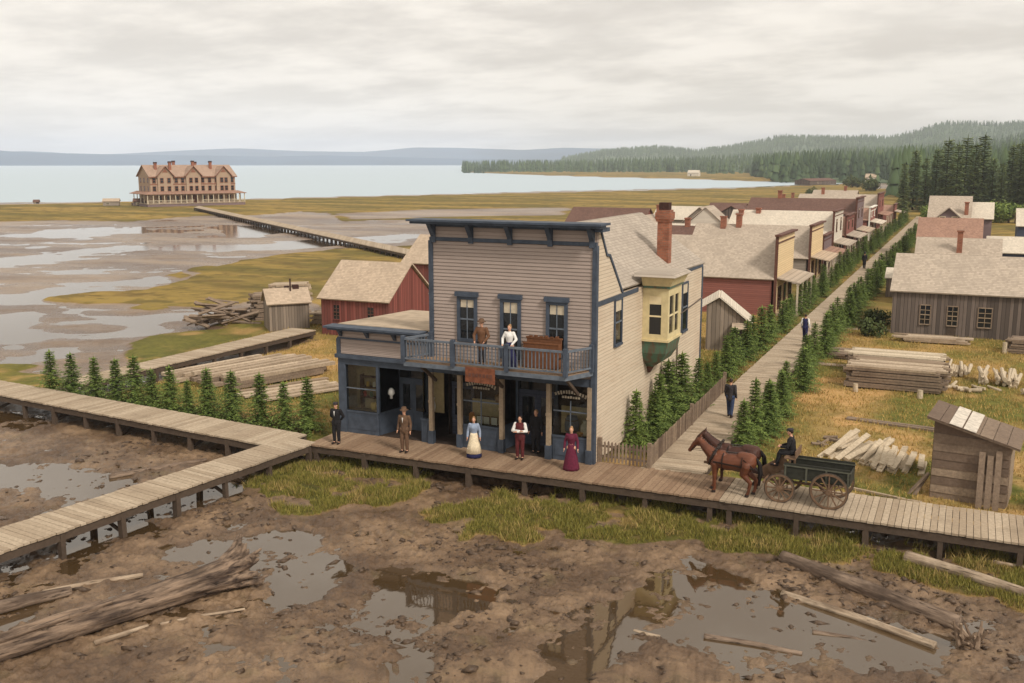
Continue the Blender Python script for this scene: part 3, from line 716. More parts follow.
f.build('shop_front', M['blue'], store)
for x0, x1, y in ((-21.95,-20.67,36.32),(-19.5,-18.45,36.5),(-16.33,-14.67,36.42)):
    d = MB(O); k = 2 if x1-x0 > 1.2 else 1; w_ = (x1-x0)/k
    for i in range(k):
        a = x0+i*w_; d.box(a,a+w_-.01,y,y+.05,1.05,1.9); d.box(a,a+.13,y,y+.05,1.9,3.2); d.box(a+w_-.14,a+w_-.01,y,y+.05,1.9,3.2); d.box(a+.13,a+w_-.14,y,y+.05,3.07,3.2)
    d.box(x0,x1,y-.02,y+.06,3.2,3.34)
    do = d.build('door', M['blue'] if y < 36.4 or y > 36.45 and False else M['slate_clap'], store)
    g = MB(O); g.box(x0+.12,x1-.13,y+.02,y+.03,1.9,3.08); g.box(x0,x1,y+.02,y+.03,3.34,4.19); g.build('pane', M['pane'], do)
    h = MB(O); h.ball(((x0+x1)/2-.1 if k == 2 else x1-.2,y-.05,2.0),.03,.03,.03,8,5); h.build('handle', M['iron'], do)
for x in (-19.66,-18.33,-16.45,-14.42,-12.72):
    p = MB(O); p.box(x-.085,x+.085,YF-.1,YF+.08,1.55,4.02); p.box(x-.1,x+.1,YF-.12,YF-.0,2.75,2.85)
    po = p.build('pilaster', M['post'], store); b = MB(O); b.box(x-.12,x+.12,YF-.14,YF+.1,1.0,1.55); b.build('plinth', M['blue'], po)
for x0, x1 in ((-23.85,-22.32),(-18.2,-16.6),(-14.25,-12.82)):
    g = MB(O); g.box(x0,x1,YF+.045,YF+.055,1.99,4.0); go = g.build('shop_window', M['glass'], store)
    s_ = MB(O); s_.box(x0,x1,YF+.03,YF+.07,2.95,3.0)
    if x0 > -20: s_.box((x0+x1)/2-.02,(x0+x1)/2+.02,YF+.03,YF+.07,1.99,3.4)
    s_.build('glazing_bar', M['blue_lt'], go)
    if x0 > -20:
        l = MB(O); xm = (x0+x1)/2
        for k in range(12):        # the arched painted wording is too worn to read: a row of strokes
            a = -.62+1.24*k/11; zt = 3.78-.32*a*a
            l.beam((xm+a-.035,YF+.036,zt-.03),(xm+a+.035,YF+.036,zt-.03-.045*a),.008,.11+.02*(k % 3),up=(0,0,1))
        for k in range(7): l.box(xm-.36+.11*k,xm-.28+.11*k,YF+.032,YF+.04,3.5,3.58+.015*(k % 2))
        l.build('painted_lettering', M['faded'], go)
for a, b in (((-22.25,YF+.08),(-21.97,36.28)),((-20.62,36.28),(-20.12,YF+.08))):
    g = MB(O); g.beam((*a,3.0),(*b,3.0),.01,2.0); g.build('shop_window', M['glass'], store)
# balcony
f = MB(O); BA, BB, BC, BD = (-20.13,33.6), (-13.2,33.6), (-12.6,YF-.07), (-19.62,YF-.07)
f.prism([(x,y,4.5) for x, y in (BA,BB,BC,BD)], (0,0,.17))
ba = f.build('balcony', M['blue_lt'], store)
f = MB(O); f.prism([(x,y,4.672) for x, y in ((BA[0]+.03,BA[1]+.03),(BB[0],BB[1]+.03),(BC[0]-.05,BC[1]),(BD[0]+.03,BD[1]))], (0,0,.03)); f.build('balcony_floor', M['deck_brown'], ba)
f = MB(O)
def rail(a, b, n, mid=0):
    a = Vector((*a,0)); b = Vector((*b,0)); z = Vector((0,0,1))
    f.beam(a+z*5.6, b+z*5.6, .1, .08); f.beam(a+z*4.82, b+z*4.82, .06, .06)
    for k in range(n+1):
        p = a+(b-a)*(k/n); f.beam(p+z*4.8, p+z*5.58, .035, .035)
rail(BA, BB, 46); rail(BB, (BC[0],BC[1]-.02), 9); rail(BA, (BD[0],BD[1]-.02), 9)
f.build('railing', M['blue_lt'], ba)
for x, y in (BA, BB, (-17.9,33.6), (-15.6,33.6), (BC[0]-.03,BC[1]-.08), (BD[0]+.03,BD[1]-.08)):
    f = MB(O); f.box(x-.08,x+.08,y-.08,y+.08,4.66,5.72); f.build('newel_post', M['blue'], ba)
for x in (-19.4,-16.4,-13.2): MB(O).beam((x,34.95,3.7),(x,33.8,4.48),.09,.12).build('brace', M['beam'], ba)
f = MB(O)
f.prism([(-17.3,33.52,4.15),(-16.05,33.52,4.12),(-16.05,33.52,4.72),(-17.3,33.52,4.74)], (0,-.05,0)); f.box(-16.69,-16.66,33.462,33.468,4.14,4.72)
sg = f.build('hanging_sign', M['rust'], store)
f = MB(O)
for k in range(7): f.box(-17.15+.15*k,-17.05+.15*k,33.458,33.466,4.36+.01*(k % 2),4.5)
f.build('worn_lettering', M['brown_trim'], sg)

# things that stand on or inside the store
b = thing('bench', 'orange varnished high backed bench on the balcony beside the woman in white', 'bench', (-14.55,34.62,4.71))
f = MB(); f.box(-.72,.72,-.18,.18,.38,.43); f.build('seat', M['orange_wood'], b)
f = MB(); f.box(-.72,.72,.14,.2,.43,1.1); f.box(-.72,.72,-.2,-.16,.02,.95); f.box(-.75,.75,.12,.22,1.1,1.16); f.box(-.74,.74,-.22,-.15,.95,1.0)
f.box(-.72,-.66,-.16,.14,.02,.95); f.box(.66,.72,-.16,.14,.02,.95); f.build('backrest', M['orange_wood'], b)
f = MB()
for k in range(6): f.box(-.62+.22*k,-.5+.22*k,.1,.2,1.16,1.2+.03*(k % 2))
f.build('carved_crest', M['orange_wood'], b)
def goods():
    b = thing('barrel', 'grey blue barrel in the right hand shop window', 'barrel', (-13.62,35.42,1.99))
    f = MB(); f.lathe([(.2,0),(.26,.15),(.29,.36),(.26,.57),(.2,.72)], n=16); f.build('staves', plain('grey blue barrel', lin(98,108,122), .6), b)
    f = MB(); [f.lathe([(r,z),(r,z+.04)], n=16) for r, z in ((.268,.12),(.268,.56))]; f.build('hoop', M['iron'], b)
    def one(name, label, cat, loc, prof, c, n=12, top=None):
        t_ = thing(name, label, cat, loc); MB().lathe(prof, n=n).build('body', plain(label[:24], lin(*c), .6), t_, True)
        if top: MB().lathe(top[0], n=n).build('lid', plain(label[:20]+' lid', lin(*top[1]), .6), t_, True)
    one('sack', 'pale sack standing beside the barrel in the right hand shop window', 'sack', (-13.05,35.4,1.99), [(.16,0),(.2,.12),(.19,.4),(.09,.5),(.12,.6)], (214,204,182))
    one('basket', 'small orange basket at the foot of the pale sack in the window', 'basket', (-13.2,35.22,1.99), [(.1,0),(.14,.12),(.13,.16)], (206,150,82))
    one('crock', 'yellow crock low in the left shop window', 'crock', (-22.75,35.45,1.99), [(.1,0),(.15,.12),(.14,.26),(.1,.32)], (222,190,110))
    one('hat', 'pale straw hat low in the left shop window beside the crock', 'hat', (-22.42,35.4,1.99), [(.2,0),(.2,.02),(.11,.03),(.1,.14),(.05,.17)], (226,206,160))
    one('lamp', 'white glass lamp at the corner of the left shop window', 'lamp', (-22.05,35.75,2.5), [(.06,0),(.05,.12),(.15,.22),(.13,.36),(.05,.46)], (225,222,214))
    for i, (x, z) in enumerate(((-17.6,2.0),(-17.3,2.0),(-16.95,2.0))):
        t_ = thing('framed_card', ['white framed card leaning in the middle shop window, nearest the doorway on its left', 'white framed card in the middle of the three in the shop window', 'white framed card leaning in the middle shop window, nearest the recessed entry'][i], 'card', (x,35.3,z))
        MB().box(-.13,.13,0,.02,0,.3).build('card', M['white'], t_); MB().box(-.15,.15,.021,.04,-.001,.33).build('frame', M['orange_wood'], t_)
    s_ = thing('shelf', 'dark wooden goods shelf with coloured tins behind the left shop window', 'shelf', (-22.9,35.75,1.95))
    f = MB(); [f.box(-.6,.6,-.15,.15,z,z+.03) for z in (.5,.95,1.4)]; f.box(-.63,-.6,-.15,.15,0,1.5); f.box(.6,.63,-.15,.15,0,1.5); f.build('rack', M['brown_trim'], s_)
    for k, c in enumerate(((180,60,40),(210,170,90),(90,110,90),(220,210,190),(120,60,50),(200,190,170),(60,70,90))):
        f = MB(); f.lathe([(.07,0),(.07,.2),(.05,.22)], (-.48+.16*k,0,.53+.45*(k % 2)), 10); f.build('tin', plain('tin %d' % k, lin(*c), .5), s_)
    one('vase', 'tall white vase in the corner window beside the double doors', 'vase', (-20.3,36.25,1.99), [(.09,0),(.13,.25),(.07,.5),(.1,.62)], (226,222,210))
    one('jar', 'amber jar on the left of the middle shop window', 'jar', (-18.0,35.4,1.99), [(.1,0),(.13,.1),(.12,.34),(.07,.42)], (190,120,56))
    one('crock', 'brown crock at the right of the middle shop window above the cards', 'crock', (-16.9,35.6,2.9), [(.1,0),(.15,.12),(.14,.26),(.1,.32)], (150,112,70))
goods()
# ------------------------------------------------------------------ other buildings
def gable(r, w, d, zb, ze, zr, wall, roof, axis='X', ov=.25, mid=.5, trim=None, th=.1):
    """gabled shell in local coordinates: width w along x, depth d along y; ridge along axis"""
    x0, x1, y0, y1 = -w/2, w/2, -d/2, d/2
    f = MB(); t = .15
    if axis == 'X':
        ym = y0+d*mid
        f.box(x0,x1,y0,y0+t,zb,ze); f.box(x0,x1,y1-t,y1,zb,ze)
        for x in (x0+.003, x1-t-.003): f.prism([(x,y0+t,zb),(x,y1-t,zb),(x,y1-t,ze),(x,ym,zr-.03),(x,y0+t,ze)], (t,0,0))
        g = MB(); k = (zr-ze)/(ym-y0)
        slab(g, (x0-ov,y0-ov,ze-ov*k+.02),(x1+ov,y0-ov,ze-ov*k+.02),(x1+ov,ym,zr+.02),(x0-ov,ym,zr+.02), th)
        k = (zr-ze)/(y1-ym); slab(g, (x0-ov,y1+ov,ze-ov*k+.02),(x1+ov,y1+ov,ze-ov*k+.02),(x1+ov,ym,zr+.021),(x0-ov,ym,zr+.021), th)
    else:
        xm = x0+w*mid
        f.box(x0,x0+t,y0,y1,zb,ze); f.box(x1-t,x1,y0,y1,zb,ze)
        for y in (y0+.003, y1-t-.003): f.prism([(x0+t,y,zb),(x1-t,y,zb),(x1-t,y,ze),(xm,y,zr-.03),(x0+t,y,ze)], (0,t,0))
        g = MB(); k = (zr-ze)/(xm-x0)
        slab(g, (x0-ov,y0-ov,ze-ov*k+.02),(x0-ov,y1+ov,ze-ov*k+.02),(xm,y1+ov,zr+.02),(xm,y0-ov,zr+.02), th)
        slab(g, (x1+ov,y0-ov,ze-ov*k+.02),(x1+ov,y1+ov,ze-ov*k+.02),(xm,y1+ov,zr+.021),(xm,y0-ov,zr+.021), th)
    wo = f.build('wall', wall, r); ro = g.build('roof', roof, r)
    return wo, ro
def chimney(r, x, y, z0, z1, w=.55, mat='brick'):
    f = MB(); f.box(x-w/2,x+w/2,y-w/2,y+w/2,z0,z1-.15); f.box(x-w/2-.07,x+w/2+.07,y-w/2-.07,y+w/2+.07,z1-.15,z1); return f.build('chimney', M[mat], r)
def porch(r, x, y0, y1, z0, zt, dep, n, roofm, postm, rise=.35):
    f = MB(); slab(f, (x,y0-.15,zt+rise),(x,y1+.15,zt+rise),(x+dep+.2,y1+.15,zt),(x+dep+.2,y0-.15,zt), .1); p = f.build('porch_roof', roofm, r)
    f = MB(); f.box(x+.02,x+dep+.1,y0-.1,y1+.1,z0,z0+.25); f.build('porch_floor', M['deck'], r)
    for k in range(n):
        y = y0+(y1-y0)*k/(n-1); f = MB(); f.box(x+dep-.07,x+dep+.07,y-.07,y+.07,z0+.25,zt+.02); f.box(x+dep-.1,x+dep+.1,y-.1,y+.1,zt-.14,zt-.02); f.build('porch_post', postm, r)
def shop(label, x1, y0, y1, L, ze, zr, ztop, wall, front, roof, trim, zb=.45, nwin=2, chim=(), porch_n=4, porch_z=3.4, dep=1.6, porch_roof='shingle_pale', upper=2, name='street_shop', sidewin=0):
    """false fronted shop whose front looks on the plank street (+x)"""
    yc = (y0+y1)/2; d = y1-y0
    r = thing(name, label, 'shop', (x1-L/2, yc, 0), 0, 'false fronted shops along the plank street')
    gable(r, L, d, zb, ze, zr, wall, roof, 'X', .2)
    X = L/2+.21
    f = MB(); f.box(X,X+.18,-d/2-.1,d/2+.1,zb,ztop); fo = f.build('false_front', front, r)
    f = MB(); f.box(X-.08,X+.42,-d/2-.25,d/2+.25,ztop+.001,ztop+.14); f.box(X-.02,X+.0-.003,-d/2-.1,d/2+.1,zb,ztop); f.box(X-.03,X+.21,-d/2-.15,-d/2-.102,zb,ztop); f.box(X+.183,X+.23,-d/2-.1,d/2+.1,ztop-.55,ztop-.45)
    f.build('cornice', trim, fo)
    for k in range(upper):
        y = -d/2+d*(k+.5)/upper
        window(r, (X+.18,y,(porch_z+ztop)/2+.1), (0,1,0), (1,0,0), .8, min(1.3,(ztop-porch_z)*.45), trim, M['pane'], .2, 2, 1, .09, .05)
    for k in range(nwin):
        y = -d/2+d*(k+.5)/nwin
        if k == nwin//2:
            f = MB(); f.box(X+.182,X+.22,y-.5,y+.5,zb+.25,2.75); do = f.build('door', M['brown_trim'], r); f = MB(); f.box(X+.222,X+.23,y-.33,y+.33,1.5,2.6); f.build('pane', M['pane'], do)
        else: window(r, (X+.18,y,1.85), (0,1,0), (1,0,0), 1.4, 1.6, trim, M['pane'], 0, 2, 3, .09, .05)
    for k in range(sidewin): window(r, (-L/2+L*(k+.5)/sidewin,-d/2,(zb+ze)/2+.2), (1,0,0), (0,-1,0), .7, 1.2, trim, M['pane'], 0, 2, 2, .08, .05)
    porch(r, X+.18, -d/2+.15, d/2-.15, zb, porch_z-.35, dep, porch_n, M[porch_roof], M['sill'])
    for cx, cy, z0, z1 in chim: chimney(r, cx, cy, z0, z1)
    return r
shop('dull red shop with cream false front and silvery roof, nearest the store', -13.9, 79.7, 87.3, 12, 3.45, 6.3, 6.75, M['red_clap'], M['tan_clap'], M['shingle_x'], M['brown_trim'], chim=(), porch_z=3.45, nwin=3, upper=0, porch_roof='shingle_x')
shop('cream false fronted shop with two brick chimneys, next beyond the red shop', -14.5, 102, 110.2, 12, 3.1, 5.95, 6.25, M['grey_clap'], M['tan_clap'], M['shingle_x'], M['brown_trim'], chim=((-1.6,-.3,5.2,7.2),(-3.2,-.5,5.2,6.9)), porch_z=3.2, nwin=3, upper=0, porch_roof='shingle_tan')
shop('low tan shop between the cream shop and the white shop', -14.6, 112.2, 118.6, 8, 3.0, 4.2, 4.6, M['grey_clap'], M['mauve_clap'], M['shingle_tan'], M['brown_trim'], porch_z=3.0, nwin=2, upper=0, porch_n=3, porch_roof='shingle_pink')
shop('white false fronted shop with a pale roof along the plank street', -14.6, 120.5, 128.6, 12, 4.3, 6.6, 6.85, M['white_clap'], M['white_clap'], M['shingle_pale'], M['brown_trim'], porch_z=3.3, nwin=3, chim=((-3,-.5,5.6,7.0),(-5,-1,5.4,6.8)), porch_roof='shingle_x')
shop('grey shop with brick coloured trim beyond the white shop', -14.5, 132, 141, 11, 3.4, 5.4, 5.8, M['mauve_clap'], M['red_clap'], M['shingle_pink'], M['brown_trim'], nwin=3, porch_roof='shingle_x')
shop('tall brown roofed shop standing above its neighbours far along the street', -14.8, 147, 156, 15, 5.3, 7.2, 7.5, M['mauve_clap'], M['mauve_clap'], M['shingle_brown'], M['brown_trim'], porch_z=3.2, nwin=3, chim=((-3.5,0,6.8,8.4),), porch_roof='shingle_tan')
shop('red boarded shop with white porch far along the street', -14.5, 164, 173, 10, 3.6, 5.2, 5.5, M['red_clap'], M['red_clap'], M['shingle_pink'], M['white'], nwin=3, porch_roof='shingle_pale')
shop('long grey roofed shop near the forest end of the street', -15.5, 190, 202, 14, 4.4, 6.5, 6.9, M['mauve_clap'], M['red_clap'], M['shingle_x'], M['brown_trim'], nwin=3, chim=((-3,0,6,7.8),), porch_roof='shingle_pink')
shop('low last shop before the trees at the far end of the street', -14.2, 212, 219, 9, 2.6, 3.9, 4.2, M['red_clap'], M['red_clap'], M['shingle_pink'], M['brown_trim'], nwin=2, porch_n=3, upper=0, porch_z=2.9, porch_roof='shingle_x')

r = thing('shed', 'small grey board shed with pale roof between the store and the red shop', 'shed', (-14.1,64.6,0), R(12)); r.scale = (1.3,1.15,1.05)
f = MB(); f.box(-1.2,1.2,-1.1,-1.0,.4,2.35); f.box(-1.2,1.2,1.0,1.1,.4,2.35)
f = MB(); f.prism([(-.95,-1.3,.4),(.95,-1.3,.4),(.95,-1.3,2.4),(-.35,-1.3,3.75),(-.95,-1.3,3.3)], (0,2.6,0)); f.build('wall', M['shed'], r)
f = MB(); slab(f, (-.35,-1.5,3.8),(-.35,1.5,3.8),(1.25,1.5,2.2),(1.25,-1.5,2.2), .08); slab(f, (-.35,-1.5,3.801),(-.35,1.5,3.801),(-1.2,1.5,3.15),(-1.2,-1.5,3.15), .08); f.build('roof', M['shingle_pale'], r)
f = MB(); slab(f, (.3,-2.3,2.0),(1.0,-2.3,2.0),(1.0,-1.31,2.2),(.3,-1.31,2.2), .05); f.build('lean_to_roof', M['shingle_tan'], r)
f = MB(); f.box(.35,.95,-1.36,-1.303,.5,1.95); f.build('door', M['barn'], r)

# long grey barn on the right
r = thing('grey_barn', 'long weathered grey board barn with three windows under a silvery shingle roof', 'barn', (3.0,79.2,0))
gable(r, 15.2, 8.4, .4, 3.55, 5.75, M['barn'], M['shingle_x'], 'X', .2)
for i, x in enumerate((-2.4,-.64,1.4)): window(r, (x-3.0,-4.2,1.95), (1,0,0), (0,-1,0), .62 if i < 2 else .8, 1.3, M['lumber_old'], M['pane'], 0, 4, 2, .07, .05, sash_m=M['post'])
f = MB(); f.box(-3.95,-3.35,-4.25,-4.203,.5,1.2); f.build('hatch', M['beam'], r)
r = thing('grey_house', 'plain house with a grey shingle roof and brick chimney just behind the grey barn', 'house', (-.75,93,0)); gable(r, 6.4, 6, .4, 4.1, 6.05, M['shed'], M['shingle_x'], 'X', .15); chimney(r, .1, -1.6, 4.6, 6.9, .42)
window(r, (-1.5,-3,2.6), (1,0,0), (0,-1,0), .8, 1.2, M['sill'], M['pane'], 0, 2, 2)
r = thing('low_shed', 'small white roofed shed beside the right hedge row before the barn end', 'shed', (-5.6,97,0)); gable(r, 1.8, 3, .4, 2.2, 2.9, M['shed'], M['shingle_pale'], 'X', .15)
r = thing('pink_roofed_house', 'house with a reddish brown roof behind the grey roofed house', 'house', (-1.8,111.5,0)); gable(r, 5.8, 6.5, .4, 5.0, 6.8, M['mauve_clap'], M['shingle_pink'], 'X', .15)
f = MB(); f.box(2.4,2.95,-3.3,-3.252,1,4.4); f.build('door', M['slate_clap'], r)
r = thing('gabled_house', 'mauve two storey house with a pointed front gable and a side wing near the trees', 'house', (-2.4,138,0))
gable(r, 4.6, 8, .4, 5.6, 8.2, M['mauve_clap'], M['shingle_x'], 'X', .2)
f = MB(); f.prism([(-1.7,-6.2,.4),(1.7,-6.2,.4),(1.7,-6.2,5.5),(0,-6.2,7.0),(-1.7,-6.2,5.5)], (0,2.19,0)); f.build('front_gable', M['mauve_clap'], r)
f = MB(); slab(f, (-2.2,-6.5,5.1),(-2.2,-3.2,5.1),(0,-3.2,7.05),(0,-6.5,7.05)); slab(f, (2.2,-6.5,5.1),(2.2,-3.2,5.1),(0,-3.2,7.051),(0,-6.5,7.051)); f.build('gable_roof', M['shingle_x'], r)
for x in (-.7,.7): window(r, (x,-6.2,5.5), (1,0,0), (0,-1,0), .55, .9, M['sill'], M['pane'], 0, 2, 1)
f = MB(); f.box(2.31,4.8,-3,3,.4,5.7); f.build('wing_wall', M['mauve_clap'], r); f = MB(); slab(f, (2.2,-3.3,5.6),(5.0,-3.3,5.6),(5.0,.1,7.5),(2.2,.1,7.5)); slab(f, (2.2,3.3,5.6),(5.0,3.3,5.6),(5.0,.1,7.501),(2.2,.1,7.501)); f.build('wing_roof', M['shingle_pale'], r)
chimney(r, 1.9, -3.2, 6.0, 7.7, .45)
r = thing('white_roofed_shed', 'slate blue shed with a wide white roof at the right edge', 'shed', (6.3,111,0)); gable(r, 9, 6, .4, 3.8, 5.1, M['slate_clap'], M['shingle_pale'], 'X', .2)
f = MB(); f.box(-2.6,-.4,-3.06,-3.003,.5,3.3); f.build('doorway', M['dark'], r)
r = thing('lean_to', 'low white roofed lean to in front of the slate blue shed', 'shed', (5.6,104.5,0)); f = MB(); f.box(-2.2,2.2,-1.2,1.2,.4,2.6); f.build('wall', M['grey_clap'], r); f = MB(); slab(f, (-2.4,-1.4,2.6),(2.4,-1.4,2.6),(2.4,1.4,3.3),(-2.4,1.4,3.3)); f.build('roof', M['shingle_pale'], r)
r = thing('pale_roofed_house', 'dark walled house with a pale roof at the far right edge below the trees', 'house', (9.8,126,0)); gable(r, 10, 6, .4, 5.6, 7.3, M['slate_clap'], M['shingle_pale'], 'X', .2)

# left: red barns, grey shed
r = thing('red_barn', 'red board barn with two small windows and a tan roof beside the back plank walk', 'barn', (-38.45,60.7,0)); gable(r, 5.5, 6, .5, 3.15, 5.4, M['red'], M['shingle_tan'], 'X', .2)
for x in (-1.45,1.35): window(r, (x,-3,2.15), (1,0,0), (0,-1,0), .5, 1.0, M['red'], M['pane'], 0, 4, 2, .06, .05, sash_m=M['brown_trim'])
f = MB()
for x in (-2.4,-.8,.8,2.4): MB().box(x-.12,x+.12,-3.0,-2.76,-.1,.498).build('footing', M['beam'], r)
pass
r = thing('red_barn', 'second red barn behind, half hidden by the false front of the store', 'barn', (-40.2,78.3,0)); gable(r, 9, 6.6, .4, 3.9, 6.0, M['red'], M['shingle_tan'], 'X', .2)
f = MB(); slab(f, (1.4,-5.2,2.8),(3.6,-5.2,2.8),(3.6,-3.31,3.5),(1.4,-3.31,3.5)); f.build('lean_to_roof', M['shingle_pale'], r); f = MB(); f.box(1.5,3.5,-5.0,-3.302,.4,2.78); f.build('lean_to_wall', M['red'], r)
r = thing('grey_shed', 'small weathered grey board shed with stove pipe beside the back plank walk', 'shed', (-45.4,59.2,0), R(48)); gable(r, 2.9, 2.3, .4, 2.45, 3.3, M['shed'], M['shingle_tan'], 'X', .18)
f = MB(); f.tube((.3,-.3,2.9),(.3,-.3,4.1),.06,.06,8); f.build('stove_pipe', M['soot'], r)
f = MB(); f.box(.5,.95,-.2,.2,3.1,3.6); f.box(.0,.3,.1,.5,3.1,3.5); f.build('roof_hatch', M['soot'], r)
# clutter of houses behind the store
r = thing('brown_roofed_barn', 'barn with long brown roof and red gable seen over the store roof', 'barn', (-50.4,147,0)); gable(r, 12, 8, .4, 3.2, 5.5, M['red'], M['shingle_brown'], 'X', .25)
def hut(name, label, x, y, w, d, ze, zr, wall, roof, axis='X', rz=0, ch=None, cat='house', zb=.3):
    r = thing(name, label, cat, (x,y,0), rz); gable(r, w, d, zb, ze, zr, wall, roof, axis, .2)
    window(r, (-w*.2,-d/2,(zb+ze)/2), (1,0,0), (0,-1,0), min(.8,w*.2), (ze-zb)*.4, M['sill'], M['pane'], 0, 2, 2, .08, .05)
    if ch: chimney(r, *ch)
    return r
hut('brick_house', 'small red house with pale roof just right of the tall brick chimney', -33, 120, 5, 5, 3.6, 5.0, M['red_clap'], M['shingle_pale'])
hut('grey_cottage', 'small grey cottage whose pointed gable and white lean to stand behind the red shop roof', -39, 160, 5.5, 7, 3.0, 5.4, M['grey_clap'], M['shingle_x'], 'Y')
hut('low_cottage', 'low reddish roofed cottage directly behind the red shop', -30.5, 132, 8, 6, 2.4, 4.0, M['red_clap'], M['shingle_pink'])
hut('brown_cottage', 'dark brown cottage beyond the roof of the cream shop', -37.5, 176, 6, 7, 3.2, 5.0, M['barn'], M['shingle_brown'], 'Y')
hut('shabby_cottage', 'shabby grey cottage with white patched roof beside the dark brown cottage', -31.5, 172, 5.5, 6, 3.0, 4.6, M['mauve_clap'], M['shingle_pale'])
hut('dark_cottage', 'low dark cottage with a chimney behind the tall brown roofed shop', -35, 215, 9, 6, 3.4, 5.0, M['barn'], M['shingle_brown'], ch=(1,0,4.2,6.2))
for nm, lab, x, y, w, d, ze, zr, wl, rf, ax, ch in (
 ('back_shed','narrow grey shed with pale roof in the back yard of the red shop',-29,98,4,6,2.6,3.9,'shed','shingle_pale','Y',None),
 ('back_house','brown roofed house tucked behind the cream shop roof',-31,113,7,6,3.2,5.2,'red_clap','shingle_brown','X',(1.5,0,4.6,6.2)),
 ('back_house','white walled house with steep gable beyond the white shop roof',-34,142,6,7,3.6,6.2,'white_clap','shingle_x','Y',None),
 ('back_house','red gabled house with a thick brick chimney among the back roofs',-38.5,129,5,6,3.4,5.6,'red_clap','shingle_x','Y',(1.2,-1,4.8,7.0)),
 ('back_barn','grey barn with patched pale roof at the marsh edge of the town',-45,168,8,7,3.0,5.0,'grey_clap','shingle_pale','X',None),
 ('back_house','mauve house with reddish roof in front of the low dark cottage',-30,192,8,7,3.6,5.6,'mauve_clap','shingle_pink','X',(-2,0,4.8,6.6)),
 ('back_house','grey house with twin roof slopes behind the last shops',-27,228,9,8,4.2,6.4,'grey_clap','shingle_x','X',(2,0,5.6,7.4)),
 ('back_shed','dark shed with brown roof at the far marsh side of the town',-44,200,7,6,2.8,4.4,'barn','shingle_brown','X',None),
 ('back_shed','low tan shed between the brown gabled cottage and the shops',-26,160,6,5,2.4,3.8,'shed','shingle_tan','X',None)):
    hut(nm, lab, x, y, w, d, ze, zr, M[wl], M[rf], ax, R(rnd.uniform(-6,6)), ch)
hut('shore_house', 'tiny white house far off at the edge of the hill forest', -85, 770, 11, 9, 5, 8, M['white_clap'], M['shingle_pale'])
hut('clearing_house', 'tiny pale house in the clearing behind the right hand trees', -56, 640, 6, 6, 3.5, 5.5, M['white_clap'], M['shingle_tan'])
hut('wharf_shed', 'long low dark wharf shed on the far shore flats', -79, 575, 30, 9, 2.4, 3.6, M['barn'], M['shingle_brown'], rz=R(70), cat='shed')
hut('headland_house', 'tiny pale house on the shore of the wooded headland', -205, 800, 9, 6, 4, 6, M['white_clap'], M['shingle_pale'])
hut('shore_hut', 'small wooden hut on the shore bar, left of the hotel', -223, 213, 4.2, 3, 1.5, 2.2, M['grey_clap'], M['shingle_tan'], rz=R(40), cat='hut')
hut('shore_hut', 'low dark hut close to the left end of the hotel veranda', -215.5, 216.8, 4, 3.5, 1.5, 2.2, M['barn'], M['shingle_brown'], rz=R(40), cat='hut')
hut('beach_hut', 'tiny dark hut alone on the shore bar at the far left', -253, 213, 1.4, 1.4, .9, 1.4, M['barn'], M['shingle_brown'], rz=R(40), cat='hut')

# ------------------------------------------------------------------ the hotel on the bar
hx, hy = at(196, 206.3)
HR = R(61)
h = thing('hotel', 'large salmon coloured hotel with three gables, many chimneys and a veranda on the shore', 'hotel', (hx,hy,0), HR)
W_, D_ = 24.5, 11.0; x0, x1, y0, y1 = -W_/2, W_/2, .8, .8+D_
f = MB(); f.box(x0,x1,y0,y1,.5,8.6); 
for x in (x0+.002, x1-.202): f.prism([(x,y0,8.6),(x,y1,8.6),(x,(y0+y1)/2,11.5)], (.2,0,0))
for cx_ in (-8.2,-.2,8.6):
    f.prism([(cx_-2.1,y0-.6,.5),(cx_+2.1,y0-.6,.5),(cx_+2.1,y0-.6,8.9),(cx_,y0-.6,11.2),(cx_-2.1,y0-.6,8.9)], (0,.598,0))
f.build('wall', M['hotel'], h)
g = MB(); ym = (y0+y1)/2
slab(g, (x0-.5,y0-.5,8.35),(x1+.5,y0-.5,8.35),(x1+.5,ym,11.55),(x0-.5,ym,11.55), .15); slab(g, (x0-.5,y1+.5,8.35),(x1+.5,y1+.5,8.35),(x1+.5,ym,11.56),(x0-.5,ym,11.56), .15)
for cx_ in (-8.2,-.2,8.6):
    for s_ in (-1,1): slab(g, (cx_+s_*2.5,y0-1.0,8.5),(cx_+s_*2.5,y0+3.5,8.5),(cx_,y0+3.5,11.3+.001*s_),(cx_,y0-1.0,11.3+.001*s_), .15)
ro = g.build('roof', M['hotel_roof'], h)
for cx_ in (-8.2,-.2,8.6):
    f = MB()
    for s_ in (-1,1): f.beam((cx_+s_*2.5,y0-1.02,8.55),(cx_,y0-1.02,11.35),.12,.35,up=(0,1,0))
    f.prism([(cx_-.8,y0-.66,9.6),(cx_+.8,y0-.66,9.6),(cx_,y0-.66,10.7)], (0,.05,0)); f.build('bargeboard', M['hotel_trim'], h)
f = MB(); f.box(x0-.05,x1+.05,y0-.06,y0-.01,6.15,6.45); f.box(x0-.5,x1+.5,y0-.55,y0-.4,8.2,8.4); f.build('string_course', M['hotel_trim'], h)
for x, z, y in ((-9.6,12.6,ym-2.2),(-5.6,12.8,ym-2.4),(-3.4,13.0,ym+1),(1.6,13.0,ym-.6),(6.3,12.9,ym-2),(3.6,12.7,ym+3.2)):
    c = chimney(h, x, y, 9.3, z-.5, .7, 'brick'); f = MB(); f.box(x-.42,x+.42,y-.42,y+.42,z-.5,z-.1); f.build('chimney_pot', M['soot'], c)
